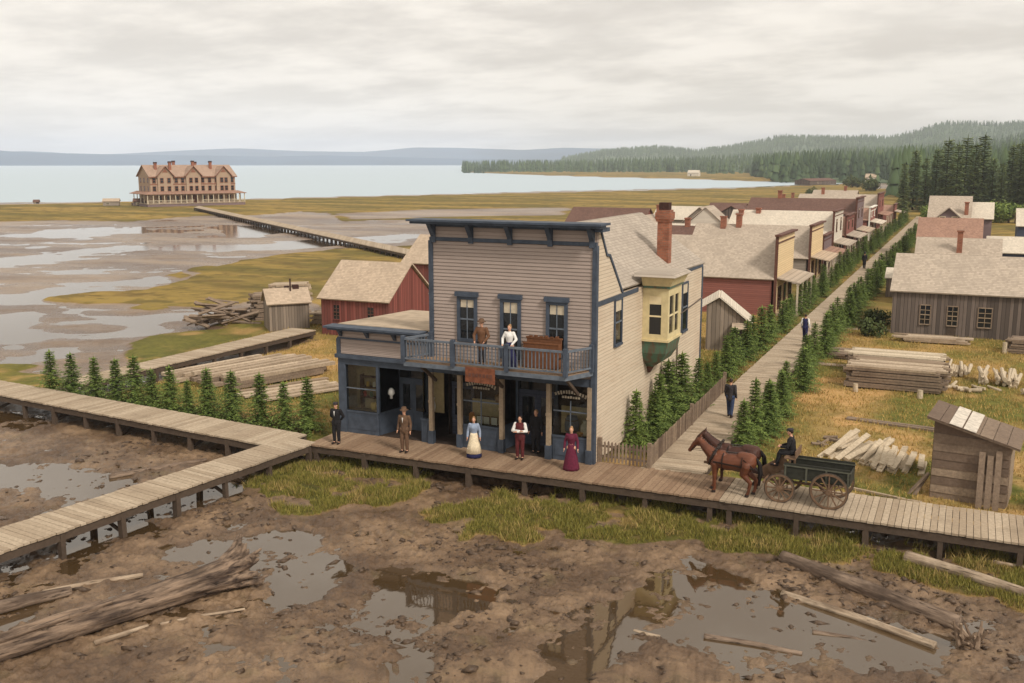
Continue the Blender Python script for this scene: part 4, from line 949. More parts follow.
for zc in (5.1,7.4):
    for x in (-11.2,-9.2,-7.2,-5.0,-3.2,-1.0,.6,2.6,4.6,6.6,8.0,9.3,11.3):
        onb = any(abs(x-c_) < 2.0 for c_ in (-8.2,-.2,8.6)); yy = y0-.6 if onb else y0
        window(h, (x,yy-.07,zc), (1,0,0), (0,-1,0), .8, 1.25, M['hotel_trim'], M['pane'], 0, 2, 1, .12, .06)
    for y in (2.8,6.3,9.6): window(h, (x0-.005,y,zc), (0,1,0), (-1,0,0), .8, 1.25, M['hotel_trim'], M['pane'], 0, 2, 1, .12, .06)
f = MB(); vx0, vx1, vy0 = x0-1.9, x1+1.9, y0-2.6
slab(f, (vx0-.3,vy0-.3,3.55),(vx1+.3,vy0-.3,3.55),(x1+.5,y0-.65,4.2),(x0-.5,y0-.65,4.2), .14); slab(f, (vx0-.3,vy0-.3,3.551),(vx0-.3,y1+2,3.551),(x0-.01,y1+2,4.2),(x0-.01,y0-.65,4.2), .14); slab(f, (vx1+.3,vy0-.3,3.551),(vx1+.3,y1+2,3.551),(x1+.01,y1+2,4.2),(x1+.01,y0-.65,4.2), .14)
f.build('veranda_roof', M['shingle_pink'], h)
f = MB(); f.box(vx0,vx1,vy0,y0-.01,.9,1.05); f.box(vx0,x0-.01,y0,y1+2,.9,1.05); f.box(x1+.01,vx1,y0,y1+2,.9,1.05); f.build('veranda_floor', M['lumber'], h)
f = MB(); f.box(vx0+.1,vx1-.1,vy0+.1,vy0+.2,0,.9); f.box(vx0+.1,vx0+.2,vy0+.2,y1+2,0,.9); f.build('skirt', M['mauve_clap'], h)
for k in range(19):
    x = vx0+.2+(vx1-vx0-.4)*k/18; f = MB(); f.box(x-.1,x+.1,vy0+.05,vy0+.25,1.05,3.55); f.build('veranda_post', M['sill'], h)
for k in range(1,5):
    y = vy0+.2+k*3.2
    for x in (vx0+.2, vx1-.2): f = MB(); f.box(x-.1,x+.1,y-.1,y+.1,1.05,3.55); f.build('veranda_post', M['sill'], h)
f = MB()
for a, b_ in ((vx0,-.9),(1.3,vx1)):
    f.box(a,b_,vy0+.1,vy0+.18,1.85,1.95); x = a
    while x < b_: f.box(x,x+.08,vy0+.1,vy0+.16,1.05,1.85); x += .34
f.build('veranda_railing', M['sill'], h)
for x in (-10,-7.5,-5,-2.5,2.6,5,7.5,10): window(h, (x,y0-.605 if any(abs(x-c_) < 2.4 for c_ in (-8.2,-.2,8.6)) else y0-.005,2.2), (1,0,0), (0,-1,0), 1.0, 1.6, M['hotel_trim'], M['pane'], 0, 2, 1, .1, .05)
f = MB(); f.box(-.9,.6,y0-.66,y0-.602,1.05,3.2); f.build('door', M['brown_trim'], h)
# ------------------------------------------------------------------ plank walks
def gh(x, y):
    return float(ground_field(np.array([float(x)]), np.array([float(y)]))[0][0])
def walk(name, label, a0, a1, b1, b0, z, mat, pw=.26, post_step=2.4, org=None, group=None, thick=.07, posts=True, sides=('a','b'), cross=True):
    """plank deck between edge a (a0->a1) and edge b (b0->b1); planks lie across"""
    a0, a1, b0, b1 = (Vector((*p,0)) for p in (a0,a1,b0,b1)); o = ((a0+b0)/2)
    r = thing(name, label, 'boardwalk', (o.x,o.y,0), 0, group); org = (o.x,o.y,0)
    L = max((a1-a0).length,(b1-b0).length); n = max(2,int(L/pw)); zv = Vector((0,0,1))
    f = MB(org)
    for k in range(n):
        t0, t1 = (k+.04)/n, (k+.96)/n; j0, j1 = rnd.uniform(-.025,.025), rnd.uniform(-.025,.025); dz = rnd.uniform(-.006,.006)
        c = [a0+(a1-a0)*t0, a0+(a1-a0)*t1, b0+(b1-b0)*t1, b0+(b1-b0)*t0]; u = (c[3]-c[0]).normalized()
        c = [c[0]+u*j0, c[1]+u*j0, c[2]+u*j1, c[3]+u*j1]
        f.prism([tuple(p+zv*(z-thick+dz)) for p in c], (0,0,thick))
    f.build('decking', mat, r)
    f = MB(org); u = (b0-a0).normalized()
    for s, e, q in ((a0,a1,.12),(b0,b1,-.12)): f.beam(s+u*q+zv*(z-thick-.16), e+u*q+zv*(z-thick-.16), .14, .24)
    m0, m1 = (a0+b0)/2, (a1+b1)/2; f.beam(m0+zv*(z-thick-.16), m1+zv*(z-thick-.16), .14, .22)
    f.build('joist', M['beam'], r)
    if posts:
        m = max(1,int(L/post_step))
        for k in range(m+1):
            t_ = (k+.15)/(m+.3)
            for s, e, q in ((a0,a1,.14),(b0,b1,-.14)):
                p = s+(e-s)*t_+u*q; g_ = min(gh(p.x,p.y),.6) if L < 60 else -.2
                if g_ > z-.25: continue
                f = MB(org); w_ = rnd.uniform(.15,.21); f.beam((p.x,p.y,g_-.4),(p.x+rnd.uniform(-.04,.04),p.y+rnd.uniform(-.04,.04),z-thick-.05),w_,w_,up=(0,1,0)); f.build('post', M['beam'], r)
            if cross and L < 60 and k % 2 == 0:
                p, q = a0+(a1-a0)*t_+u*.14, b0+(b1-b0)*t_-u*.14; f = MB(org); f.beam(p+zv*.15, q+zv*(z-.35), .07, .12); f.build('cross_brace', M['beam'], r)
    return r
walk('front_boardwalk', 'broad brown plank boardwalk along the store front where people stand', (-24.3,32.75),(-7.2,32.95),(-7.2,35.6),(-24.3,35.02), 1.0, M['deck_brown'], .2, 2.35)
walk('wagon_boardwalk', 'paler plank boardwalk under the horses and wagon at the right', (-7.19,32.95),(16,32.6),(16,35.5),(-7.19,35.6), 1.0, M['deck'], .21, 2.3)
walk('left_boardwalk', 'plank boardwalk on posts running left in front of the row of young spruces', (-25.4,31.85),(-70,36.15),(-69.8,38.2),(-25.2,33.95), 1.0, M['deck'], .24, 2.3)
walk('near_boardwalk', 'narrow plank boardwalk on posts running towards the lower left corner over wet mud', (-24.1,33.1),(-26.75,9.6),(-29.0,9.8),(-25.7,33.4), 1.004, M['deck'], .22, 2.3)
walk('back_boardwalk', 'narrow pale plank walk on posts from the spruces to the red barn', (-43.9,37.6),(-43.3,57.0),(-41.2,57.0),(-42.2,37.5), .9, M['deck'], .24, 2.2)
PA0, PA1, PB0, PB1 = at(411,255,1.0), at(194,207.3,1.0), at(411,249.5,1.0), at(199,205.8,1.0)
walk('hotel_pier', 'long plank pier on posts reaching the hotel across the tidal flats', PA0, PA1, PB1, PB0, 1.0, M['deck'], .4, 2.2)
s_ = walk('plank_street', 'x', (-10.75,35.3),(-10.55,232),(-8.55,232),(-8.4,35.5), 1.004, M['deck'], .24, posts=False)
def to_struct(r, nm):
    for k in ('label','category'): del r[k]
    struct(r); r.name = nm
to_struct(s_, 'plank_street')
# picket fence round the corner garden
def picket():
    o = (-10.45,35.42,1.0); r = thing('picket_fence', 'weathered picket fence round the corner garden beside the store', 'fence', o)
    for a, b in (((-12.45,35.45),(-10.45,35.42)),((-10.45,35.42),(-10.78,49.6))):
        a, b = Vector((*a,1.0)), Vector((*b,1.0)); L = (b-a).length; n = int(L/.145); f = MB(o); zv = Vector((0,0,1)); d = (b-a).normalized(); nn = d.cross(zv)*.03
        for k in range(n):
            p = a+d*(k*.145+.07); hh = .8+rnd.uniform(-.03,.03); w_ = .04
            f.prism([tuple(p-d*w_+zv*.04+nn),tuple(p+d*w_+zv*.04+nn),tuple(p+d*w_+zv*hh+nn),tuple(p+zv*(hh+.07)+nn),tuple(p-d*w_+zv*hh+nn)], nn*.7)
        f.build('pickets', M['lumber_old'], r)
        f = MB(o); f.beam(a+zv*.25,b+zv*.25,.05,.08); f.beam(a+zv*.65,b+zv*.65,.05,.08); f.build('rail', M['lumber_old'], r)
    for p in ((-12.45,35.45),(-10.45,35.42),(-10.6,42.3),(-10.78,49.6)):
        f = MB(o); f.box(p[0]-.07,p[0]+.07,p[1]-.07,p[1]+.07,.6,1.98); f.build('post', M['lumber_old'], r)
picket()

# ------------------------------------------------------------------ lumber, firewood, sheds in the yards
def pile(name, label, cat, loc, rz, mat, n_along, layers, L, w=.24, h=.12, jit=.15, group=None, gap=.02, skid=True, tilt=0, top=None):
    r = thing(name, label, cat, loc, rz, group); z = .12 if skid else .0
    if skid:
        f = MB()
        for x in (-L*.35, L*.35): f.box(x-.1,x+.1,-n_along*w/2,n_along*w/2,0,.12)
        f.build('skid', M['beam'], r)
    for k in range(layers):
        f = MB(); m = n_along-(k*0)
        for i in range(m):
            y = (i-m/2)*(w+gap)+rnd.uniform(-.02,.02); l = L*(1-rnd.uniform(0,.1)); x = rnd.uniform(-jit,jit); a = rnd.uniform(-.02,.02)
            f.beam((x-l/2,y-a*l/2,z+h/2+rnd.uniform(0,.01)),(x+l/2,y+a*l/2,z+h/2+rnd.uniform(0,.01)+tilt),w-.02,h-.01)
        f.build('board_layer', top if (top and k == layers-1) else mat, r); z += h
        if layers > 3 and k % 2 == 1 and k < layers-1:
            [MB().box(x-.05,x+.05,-n_along*w/2,n_along*w/2,z,z+.045).build('sticker', M['beam'], r) for x in (-L*.38,0,L*.38)]; z += .045
    return r
pile('lumber_stack', 'tall neat stack of grey brown lumber in the middle of the right hand yard', 'lumber', (-3.0,57.2,.42), R(0), M['lumber_old'], 11, 8, 4.9, .27, .13, .3, top=M['lumber'])
pile('lumber_stack', 'lower lumber stack close behind the tall stack with a white plank on top', 'lumber', (-3.3,60.6,.42), R(-1), M['lumber_old'], 8, 7, 5.2, .27, .14, .3, top=M['firewood'])
pile('lumber_stack', 'flat brown timbers lying behind the lumber stacks towards the barn', 'lumber', (-4.4,64.5,.42), R(-3), M['lumber_old'], 7, 2, 6.0, .3, .16, .4)
pile('board_pile', 'loose pale boards lying along the foot of the grey barn', 'lumber', (-1.8,72.6,.42), R(3), M['lumber'], 5, 3, 4.2, .3, .1, .6)
pile('board_pile', 'grey boards stacked at the right end of the barn foot', 'lumber', (4.6,70.8,.42), R(0), M['lumber_old'], 6, 6, 3.6, .28, .13, .2)
pile('plank', 'long low timber lying on the turf between lumber stack and lapped shed', 'lumber', (-2.6,48.3,.42), R(-8), M['lumber_old'], 2, 1, 4.6, .24, .14, .1, skid=False)
pile('plank', 'pale plank lying on the turf behind the wagon', 'lumber', (-2.6,37.6,.45), R(-17), M['lumber'], 1, 1, 2.8, .14, .09, skid=False)
pile('plank', 'short pale plank near the foot of the lapped shed', 'lumber', (-1.15,37.2,.45), R(-5), M['lumber'], 1, 1, .9, .14, .09, skid=False)
pile('walkway_plank', 'plank crossing from the hedge row to the grey barn corner', 'lumber', (-6.4,76,.42), R(0), M['lumber'], 3, 1, 4.0, .3, .12, skid=False)
pile('walkway_plank', 'plank lying between the hedge row and the tall lumber stack', 'lumber', (-6.6,61.5,.42), R(0), M['lumber'], 2, 1, 3.0, .3, .12, skid=False)
for i, (x, y, w_, l, n, m, rz, lab) in enumerate(((-39.2,45.0,.34,7.5,3,2,38,'long timber beams in the left yard, the row nearest the back plank walk'),(-37.1,44.6,.34,7.0,3,2,36,'stack of long timber beams in the middle of the left yard'),(-35.0,44.4,.34,6.6,3,2,33,'stack of brown beams in the left yard towards the store'),
        (-32.3,42.6,.36,5.4,5,1,26,'pale flat boards in the left yard nearest the store'))):
    pile('timber_stack', lab, 'lumber', (x,y,.42), R(38+rz), M['lumber' if i in (0,3) else 'lumber_old'], n, m+ (1 if i in (1,2) else 0), l, w_, .2 if i < 3 else .1, .5, 'timber in the left yard', gap=.3, top=M['lumber'])
pile('lumber_stack', 'grey boards piled behind the store wing beside the red barn', 'lumber', (-31.6,53.5,.42), R(8), M['lumber_old'], 6, 9, 5.0, .3, .14, .5)
pile('lumber_stack', 'flat planks stacked in the gap between grey shed and red barn', 'lumber', (-43.2,62.3,.42), R(10), M['lumber'], 6, 5, 3.4, .3, .14, .3)
pile('lumber_stack', 'dark boxy stack of old boards standing behind the red barn', 'lumber', (-46.5,69.5,.42), R(20), M['beam'], 7, 12, 3.6, .3, .17, .2)
pile('lumber_stack', 'weathered boards stacked high behind the grey shed', 'lumber', (-49.0,62.6,.3), R(48), M['lumber_old'], 7, 12, 3.6, .28, .15, .35)
pile('lumber_stack', 'flat topped board stack with pale top left of the grey shed', 'lumber', (-50.2,66.0,.3), R(40), M['lumber'], 6, 13, 3.0, .3, .16, .3)
def heap(name, label, cat, loc, n, rx, ry, L, r0, mat, rz=0, hz_=.5, ang=(0,6.28), round_=True, group=None, el=.35, lean=False):
    r = thing(name, label, cat, loc, rz, group)
    for k in range(n):
        x = rnd.uniform(-rx,rx); y = rnd.uniform(-ry,ry); e = max(0,1-(abs(x)/rx)**2); z = r0+rnd.uniform(0,hz_)*e; a = rnd.uniform(*ang); l = L*rnd.uniform(.6,1.1); t_ = rnd.uniform(-el,el)
        if lean: t_ = rnd.uniform(.02,.3); e = .5; z = r0+rnd.uniform(0,hz_)
        d = Vector((math.cos(a)*math.cos(t_),math.sin(a)*math.cos(t_),math.sin(t_)))*l/2; c = Vector((x,y,max(z,abs(d.z)+r0*.6))); f = MB()
        if round_: f.tube(c-d,c+d,r0*rnd.uniform(.7,1.2),r0*rnd.uniform(.6,1.1),7)
        else: f.beam(c-d,c+d,r0*2.2,r0*.9,roll=rnd.uniform(-.6,.6))
        f.build('log' if round_ else 'plank', mat, r)
    return r
heap('wood_heap', 'tumbled heap of grey planks and poles left of the grey shed', 'wood heap', (-51.6,59.6,.25), 40, 2.0, 1.6, 2.6, .12, M['lumber_old'], R(30), 1.7, (-.7,.7), False)
heap('firewood_heap', 'pale split boards leaning on a heap just behind the wagon', 'firewood', (-3.45,42.3,.42), 20, .9, .4, 2.5, .1, M['firewood'], R(-6), .4, (1.15,1.4), False, lean=True)
heap('firewood_heap', 'pale split boards in a low heap in front of the lapped shed', 'firewood', (-1.7,41.4,.42), 20, 1.0, .4, 2.1, .1, M['firewood'], R(0), .35, (1.35,1.6), False, lean=True)
heap('log_heap', 'small grey logs tumbled at the left end of the split board heaps', 'firewood', (-4.7,43.6,.42), 10, .5, .7, .9, .08, M['lumber_old'], 0, .4, (0,3.1))
heap('firewood_heap', 'upright pale stacked firewood right of the tall lumber stack', 'firewood', (.05,61.5,.42), 18, .75, .2, 1.5, .11, M['firewood'], 0, .6, (1.45,1.75), lean=True)
heap('firewood_heap', 'larger fan of pale firewood logs further right in the yard', 'firewood', (2.1,60.0,.42), 22, 1.05, .2, 1.7, .11, M['firewood'], 0, .6, (1.3,1.8), lean=True)
heap('log_heap', 'scattered short logs on the turf in front of the pale firewood', 'firewood', (.6,57.6,.42), 12, 1.3, .7, 1.0, .1, M['firewood'], 0, .15, (0,3.1), el=.08)
heap('firewood_heap', 'pale firewood at the right edge of the yard', 'firewood', (4.0,57.8,.42), 12, .7, .5, 1.2, .1, M['firewood'], 0, .4, (.6,1.6))
for i, (x, y) in enumerate(((-4.9,54.6),(-1.7,54.4),(2.6,69.8))):
    r = thing('stump', ['short pale post block at the left front of the tall lumber stack','short pale post block at the right front of the tall lumber stack','pale block standing before the grey barn'][i], 'block', (x,y,.4)); MB().tube((0,0,0),(0,.04,.5 if i < 2 else .8),.15,.13,9,jit=.08).build('block', M['firewood'], r)
# lapped shed at the right
r = thing('lapped_shed', 'small shed of wide lapped grey boards with sloping patched roof beside the right boardwalk', 'shed', (.75,38.9,.4), R(-6))
f = MB()
for k in range(9):
    z0 = k*.31; 
    for (p, q) in (((-1.25,-1.1),(1.25,-1.1)),((-1.25,1.1),(1.25,1.1))):
        xr = 1.25; zt0 = 3.0; zt1 = 2.35
        zc = min(z0+.33, 3.3)
        if z0 < 2.3: f.prism([(p[0],p[1]-.03,z0),(q[0],q[1]-.03,z0),(q[0],q[1]-.005,min(zc,2.42)),(p[0],p[1]-.005,zc)], (0,.03,0))
f.prism([(-1.25,-1.08,0),(1.25,-1.08,0),(1.25,-1.08,2.3),(-1.25,-1.08,2.95)], (0,.06,0)); f.prism([(-1.25,1.04,0),(1.25,1.04,0),(1.25,1.04,2.3),(-1.25,1.04,2.95)], (0,.05,0))
f.box(-1.28,-1.2,-1.02,1.04,0,2.93); f.box(1.2,1.28,-1.02,1.04,0,2.28)
f.build('wall', M['lumber_old'], r)
f = MB()
for k in range(8): y = -1.4+k*.36; slab(f, (-1.5,y,3.07+.01*(k % 2)),(-1.5,y+.34,3.07+.01*(k % 2)),(1.55,y+.34,2.27+.01*(k % 2)),(1.55,y,2.27+.01*(k % 2)), .05)
for k in range(7): x = -1.5+.44*k; slab(f, (x,-1.42,3.135-.262*(x+1.5)),(x+.42,-1.42,3.135-.262*(x+1.92)),(x+.42,1.42,3.135-.262*(x+1.92)),(x,1.42,3.135-.262*(x+1.5)), .03)
f.build('roof', M['lumber_old'], r)
f = MB()
for x in (-.75,-.28): slab(f, (x,-1.44,3.18-.262*(x+1.5)),(x+.42,-1.44,3.18-.262*(x+1.92)),(x+.42,1.43,3.18-.262*(x+1.92)),(x,1.43,3.18-.262*(x+1.5)), .02)
f.build('roof_patch', plain('whitewashed patch', lin(198,188,174), .7, .2, 5), r)
for i, (x, h_) in enumerate(((.45,2.05),(.72,1.95),(.98,2.15))):
    o_ = thing('leaning_board', ['left one of three boards leaning on the lapped shed','middle board of three leaning on the lapped shed','right and tallest of three boards leaning on the lapped shed'][i], 'board', (.55+x,37.62-.1*x,.42), 0, 'boards leaning on the shed')
    f = MB(); f.beam((0,-.25,0),(0,.02,h_),.2,.04,up=(0,1,0)); f.build('board', M['lumber_old'], o_)
r = thing('prop_board', 'broken boards propped against the left side of the lapped shed', 'board', (-.85,38.2,.42)); f = MB(); f.beam((-.5,-.2,.05),(.15,.1,.85),.16,.05); f.beam((-.3,-.3,.02),(.1,.3,.7),.14,.05); f.build('board', M['lumber_old'], r)

# ------------------------------------------------------------------ driftwood on the mud
def ridged(mb, P, rs, n=22, per=10, seed=0, amp=.16):
    """weathered trunk: long ridges and cracks along it, through the points P"""
    P = [Vector(p) for p in P]; rings = []; tot = 0
    for i in range(len(P)-1):
        for k in range(per+(1 if i == len(P)-2 else 0)):
            a = k/per; rings.append((P[i]+(P[i+1]-P[i])*a, rs[i]+(rs[i+1]-rs[i])*a, (P[i+1]-P[i]).normalized(), tot+(P[i+1]-P[i]).length*a))
        tot += (P[i+1]-P[i]).length
    b = len(mb.v)
    for c, r_, d, l in rings:
        s = d.cross(Vector((0,0,1))).normalized(); u = s.cross(d)
        for i in range(n):
            a = 2*math.pi*i/n; q = float(fbm(np.array([3.1*math.cos(a)+9+l*.12+seed]), np.array([3.1*math.sin(a)+l*.12]), 5+seed, 3)[0])
            crack = -.07 if (i*7+seed) % 6 == 0 else 0
            rr = r_*(1+amp*2*q+crack*(.5+.5*math.sin(l*1.7+i))); mb.v.append(tuple(c+s*(rr*math.cos(a))+u*(rr*math.sin(a))))
    for k in range(len(rings)-1):
        for i in range(n): j = (i+1) % n; o = b+k*n; mb.f.append((o+i,o+j,o+n+j,o+n+i))
    mb.f.append(tuple(b+i for i in reversed(range(n)))); mb.f.append(tuple(b+(len(rings)-1)*n+i for i in range(n)))
    return mb
def driftlog(label, a, b, r0, r1, mat='drift', n=12, split=True, name='driftwood_log', z0=None, z1=None):
    a = Vector((a[0],a[1],gh(*a)+r0*.55 if z0 is None else z0)); b = Vector((b[0],b[1],gh(*b)+r1*.55 if z1 is None else z1))
    o = tag(ridged(MB((a.x,a.y,0)),[a,(a+b)/2+Vector((rnd.uniform(-.08,.08),rnd.uniform(-.08,.08),.01)),b],[r0,(r0+r1)/2*1.04,r1],26,14,int(a.x*7) % 50,.1).build(name, drift_mat('log grain',math.atan2(b.y-a.y,b.x-a.x),*((lin(82,66,54),lin(144,124,106)) if mat == 'drift_dark' else (lin(132,112,92),lin(186,166,142)))), None, True), label, 'driftwood')
    return o
r = thing('root_ended_log', 'huge driftwood trunk with a splayed root end lying on the mud at lower left', 'driftwood', (-20.5,19.2,0))
org = (-20.5,19.2,0)
P0, P1, P2 = Vector((-22.2,14.4,.26)), Vector((-20.35,19.2,.38)), Vector((-19.05,22.1,.52))
def root_log():
    f = MB(org); d = (P2-P1).normalized(); s = d.cross(Vector((0,0,1))).normalized(); u = s.cross(d)
    ridged(f,[P0,P1,P2-d*.2],[.30,.38,.42],40,14,3,.09)
    for k in range(26):
        a = 2*math.pi*k/26+rnd.uniform(-.12,.12); lay = (1,.6,.85)[k % 3]; o_ = lambda r_, w_=0: s*(r_*lay*math.cos(a+w_))+u*(r_*lay*math.sin(a+w_)*.9)
        p = [P2+o_(.36)-d*rnd.uniform(1.2,1.9), P2+o_(.43)-d*.5, P2+o_(.68,.1)+d*.05+u*.06, P2+o_(rnd.uniform(.7,1.05),rnd.uniform(-.3,.4))+d*rnd.uniform(.1,.55)+u*.12]; q = [.08,.11,.1,rnd.uniform(.035,.06)]
        for i in range(3): f.tube(p[i],p[i+1],q[i],q[i+1],8); f.ball(tuple(p[i+1]),q[i+1],q[i+1],q[i+1],8,5)
    for k in range(5):
        t0 = rnd.uniform(.05,.3); a = P0+(P2-P0)*t0+s*rnd.uniform(-.2,.2)+u*.33; b_ = a+(P2-P0)*rnd.uniform(.15,.3)+u*.03; f.tube(a,b_,.07,.05,7)
    return f.fuse('roots_and_trunk', drift_mat('root log grain', math.atan2(P2.y-P0.y,P2.x-P0.x), lin(60,47,39), lin(144,122,102)), r, .03, 1)
root_log()
driftlog('long pale split log lying along the top of the trunk at the lower left corner', (-22.9,14.9), (-20.9,19.4), .2, .16)
driftlog('short pale branch under the middle of the huge trunk', (-19.9,17.4), (-19.55,18.9), .07, .05)
driftlog('thin pale pole lying beside the huge trunk', (-19.3,19.1), (-17.8,20.8), .045, .03)
driftlog('old dark log stump at the left edge beyond the trunk', (-24.2,17.4), (-23.2,19.6), .2, .15, 'drift_dark')
driftlog('half sunk pale log at the left edge by the near boardwalk', (-23.9,19.2), (-22.2,21.4), .1, .07, 'drift')
driftlog('dark log on the mud between the two left boardwalks', (-30.7,28.2), (-28.7,31.6), .12, .07, 'drift_dark')
for lab, p, q, r0, r1, mt in (('thick long driftwood log pointing at the root clump at lower right', (782,562),(958,630),.2,.24,'drift_dark'),('paler log lying just below the thick driftwood log', (782,594),(935,648),.11,.1,'drift'),
        ('driftwood log reaching out of the picture at the right edge', (905,567),(1040,607),.2,.16,'drift'),('short dark log alone in the lower right pool', (704,637),(802,654),.09,.08,'drift_dark'),
        ('short broken log at the end of the pale log in the pool', (812,632),(892,645),.1,.09,'drift_dark'),('pale thin plank on the bank at the right edge', (992,569),(1040,576),.06,.05,'drift'),('small grey stick lying in the right pool near the middle', (634,630),(660,637),.06,.05,'drift'),
        ('split bark strip lying on top of the thick driftwood log', (815,570),(860,586),.09,.07,'drift')):
    driftlog(lab, at(*p), at(*q), r0, r1, mt)
x, y = at(968,648); r = thing('root_clump', 'small clump of broken roots and sticks at lower right', 'driftwood', (x,y,gh(x,y)))
f = MB()
for k in range(22):
    a = rnd.uniform(0,6.28); f.tube((rnd.uniform(-.25,.25),rnd.uniform(-.25,.25),.05),(math.cos(a)*rnd.uniform(.2,.6),math.sin(a)*rnd.uniform(.2,.5),rnd.uniform(.1,.75)),.07,.03,6,True,.15,3)
f.build('roots', M['drift'], r)
for i, (px, y_) in enumerate(((210,560),(115,640))): pass
# ------------------------------------------------------------------ trees
def spruce_mesh(seed, H, Rb, whorls, per, leafm, nleaf=9, leaf=.16):
    """tapered trunk and a crown of branch whorls carrying many needle sprays"""
    r_ = random.Random(seed); V = []; F = []
    for k in range(whorls):
        t = (k+.5)/whorls; z = H*(.05+.93*t); L0 = Rb*(1-t)**1.12*(1+.15*math.sin(k*2.1+seed))+.05*Rb
        m = max(3,int(per*(1-.55*t)))
        for j in range(m):
            a = 2*math.pi*(j+r_.random()*.8)/m+k*.7; L = L0*r_.uniform(.5,1.2); dr = r_.uniform(-.28,.12)+.25*t
            d = Vector((math.cos(a),math.sin(a),dr)); s = Vector((-math.sin(a),math.cos(a),0))
            nn = max(3,int(nleaf*(1-.5*t)))
            for i in range(nn):
                u = (i+.6)/nn; p = Vector((0,0,z))+d*(L*u)+Vector((0,0,-.12*L*u*u)); ll = leaf*r_.uniform(.8,1.5)*(1.25-.4*u); side = 1 if i % 2 else -1
                q = p+s*(side*ll*1.1)+d*(ll*.75)+Vector((0,0,r_.uniform(-.35,.25)*ll)); w_ = ll*.5
                b = len(V); up = Vector((0,0,1))
                V += [tuple(p+d*w_*.4),tuple(p-d*w_*.5+up*w_*.3),tuple(q-d*w_*.3),tuple(q+d*w_*.3+up*w_*.2)]; F.append((b,b+1,b+2,b+3))
            b = len(V); e = Vector((0,0,z))+d*(L*1.08)+Vector((0,0,-.12*L)); V += [tuple(e),tuple(e-d*leaf*1.2+s*leaf*.35),tuple(e-d*leaf*1.3-s*leaf*.35+Vector((0,0,.05))),tuple(e-d*leaf*.6+Vector((0,0,leaf*.3)))]; F.append((b,b+1,b+3,b+2))
    for j in range(8):
        b = len(V); a = j*.8; z = H*(.9+.1*j/8); w_ = .05*Rb+.02; V += [(0,0,z+.12*H/2),(math.cos(a)*w_,math.sin(a)*w_,z-.03*H),(-math.cos(a)*w_,-math.sin(a)*w_,z-.03*H),(math.sin(a)*w_,-math.cos(a)*w_,z-.05*H)]; F.append((b,b+1,b+3,b+2))
    m = bpy.data.meshes.new('crown'); m.from_pydata(V, [], F); m.materials.append(leafm)
    t = MB().tube((0,0,-.15),(0,0,H*.97),.028*H**.5+.012*H,.008,7).mesh('trunk'); t.materials.append(M['bark'])
    return m, t
YOUNG = [spruce_mesh(s, 2.4, .86+.1*(s % 3), 20, 15, M['spruce'], 12, .11) for s in (1,2,3,4,5)]
def put_tree(name, label, ms, x, y, z, sc, group, cat='tree', rz=None, sx=1):
    r = thing(name, label, cat, (x,y,z), rnd.uniform(0,6.28) if rz is None else rz, group); r.scale = (sc*sx,sc*sx,sc)
    for nm, me in (('crown', ms[0]), ('trunk', ms[1])):
        o = bpy.data.objects.new(nm, me); C.objects.link(o); o.parent = r
    return r
ORD = ['first','second','third','fourth','fifth','sixth','seventh','eighth','ninth','tenth','eleventh','twelfth','thirteenth','fourteenth','fifteenth','sixteenth','seventeenth','eighteenth','nineteenth','twentieth']
lw = [(52,390,1.0),(73,392,.98),(95,396,.96),(115,399,.97),(132,402,1.08),(146,405,.85),(163,408,.95),(181,410,.7),(203,412,.98),(228,415,.98),(256,419,1.0),(280,422,.88),(304,425,1.02)]
for i, (x, y, s) in enumerate(lw):
    X, Y = at(x, y+1, .75)
    put_tree('young_spruce', '%s young spruce from the far left end of the row behind the left boardwalk' % ORD[i] if i < 7 else '%s young spruce from the store end of the row behind the left boardwalk' % ORD[12-i], YOUNG[i % 5], X, max(Y,36.1), .45, s*1.02, 'young spruces behind the left boardwalk')
def hedge(side, x0, ys, group):
    n = len(ys)
    for i, y in enumerate(ys):
        if i < 20: lab = '%s young spruce from the boardwalk corner in the %s hedge row along the plank street' % (ORD[i], side)
        else: lab = 'small far spruce merging with its neighbours in the %s hedge row towards the forest' % side
        sc_ = rnd.uniform(.72,1.2) if i >= 5 or side != 'left' else (1.1,1.0,1.15,1.25,1.25)[i]
        put_tree('hedge_spruce', lab, YOUNG[(i*3+len(side)) % 5], x0+rnd.uniform(-.3,.3), y, .5, sc_, group, sx=rnd.uniform(.8,1.12))
def rows(y0, d0, y1, grow):
    ys = []; y = y0; d = d0
    while y < y1: ys.append(y+rnd.uniform(-.2,.2)); y += d; d *= grow
    return ys
hedge('left', -11.95, [39.0,40.6,42.3,44.0,46.0]+rows(48.2,2.0,226,1.012), 'spruces of the left hedge row along the plank street')
hedge('right', -7.75, [40.6,42.2,44.0,45.8]+rows(47.6,1.9,226,1.012), 'spruces of the right hedge row along the plank street')
bush = lambda seed, R0, n, leafm, sz: None
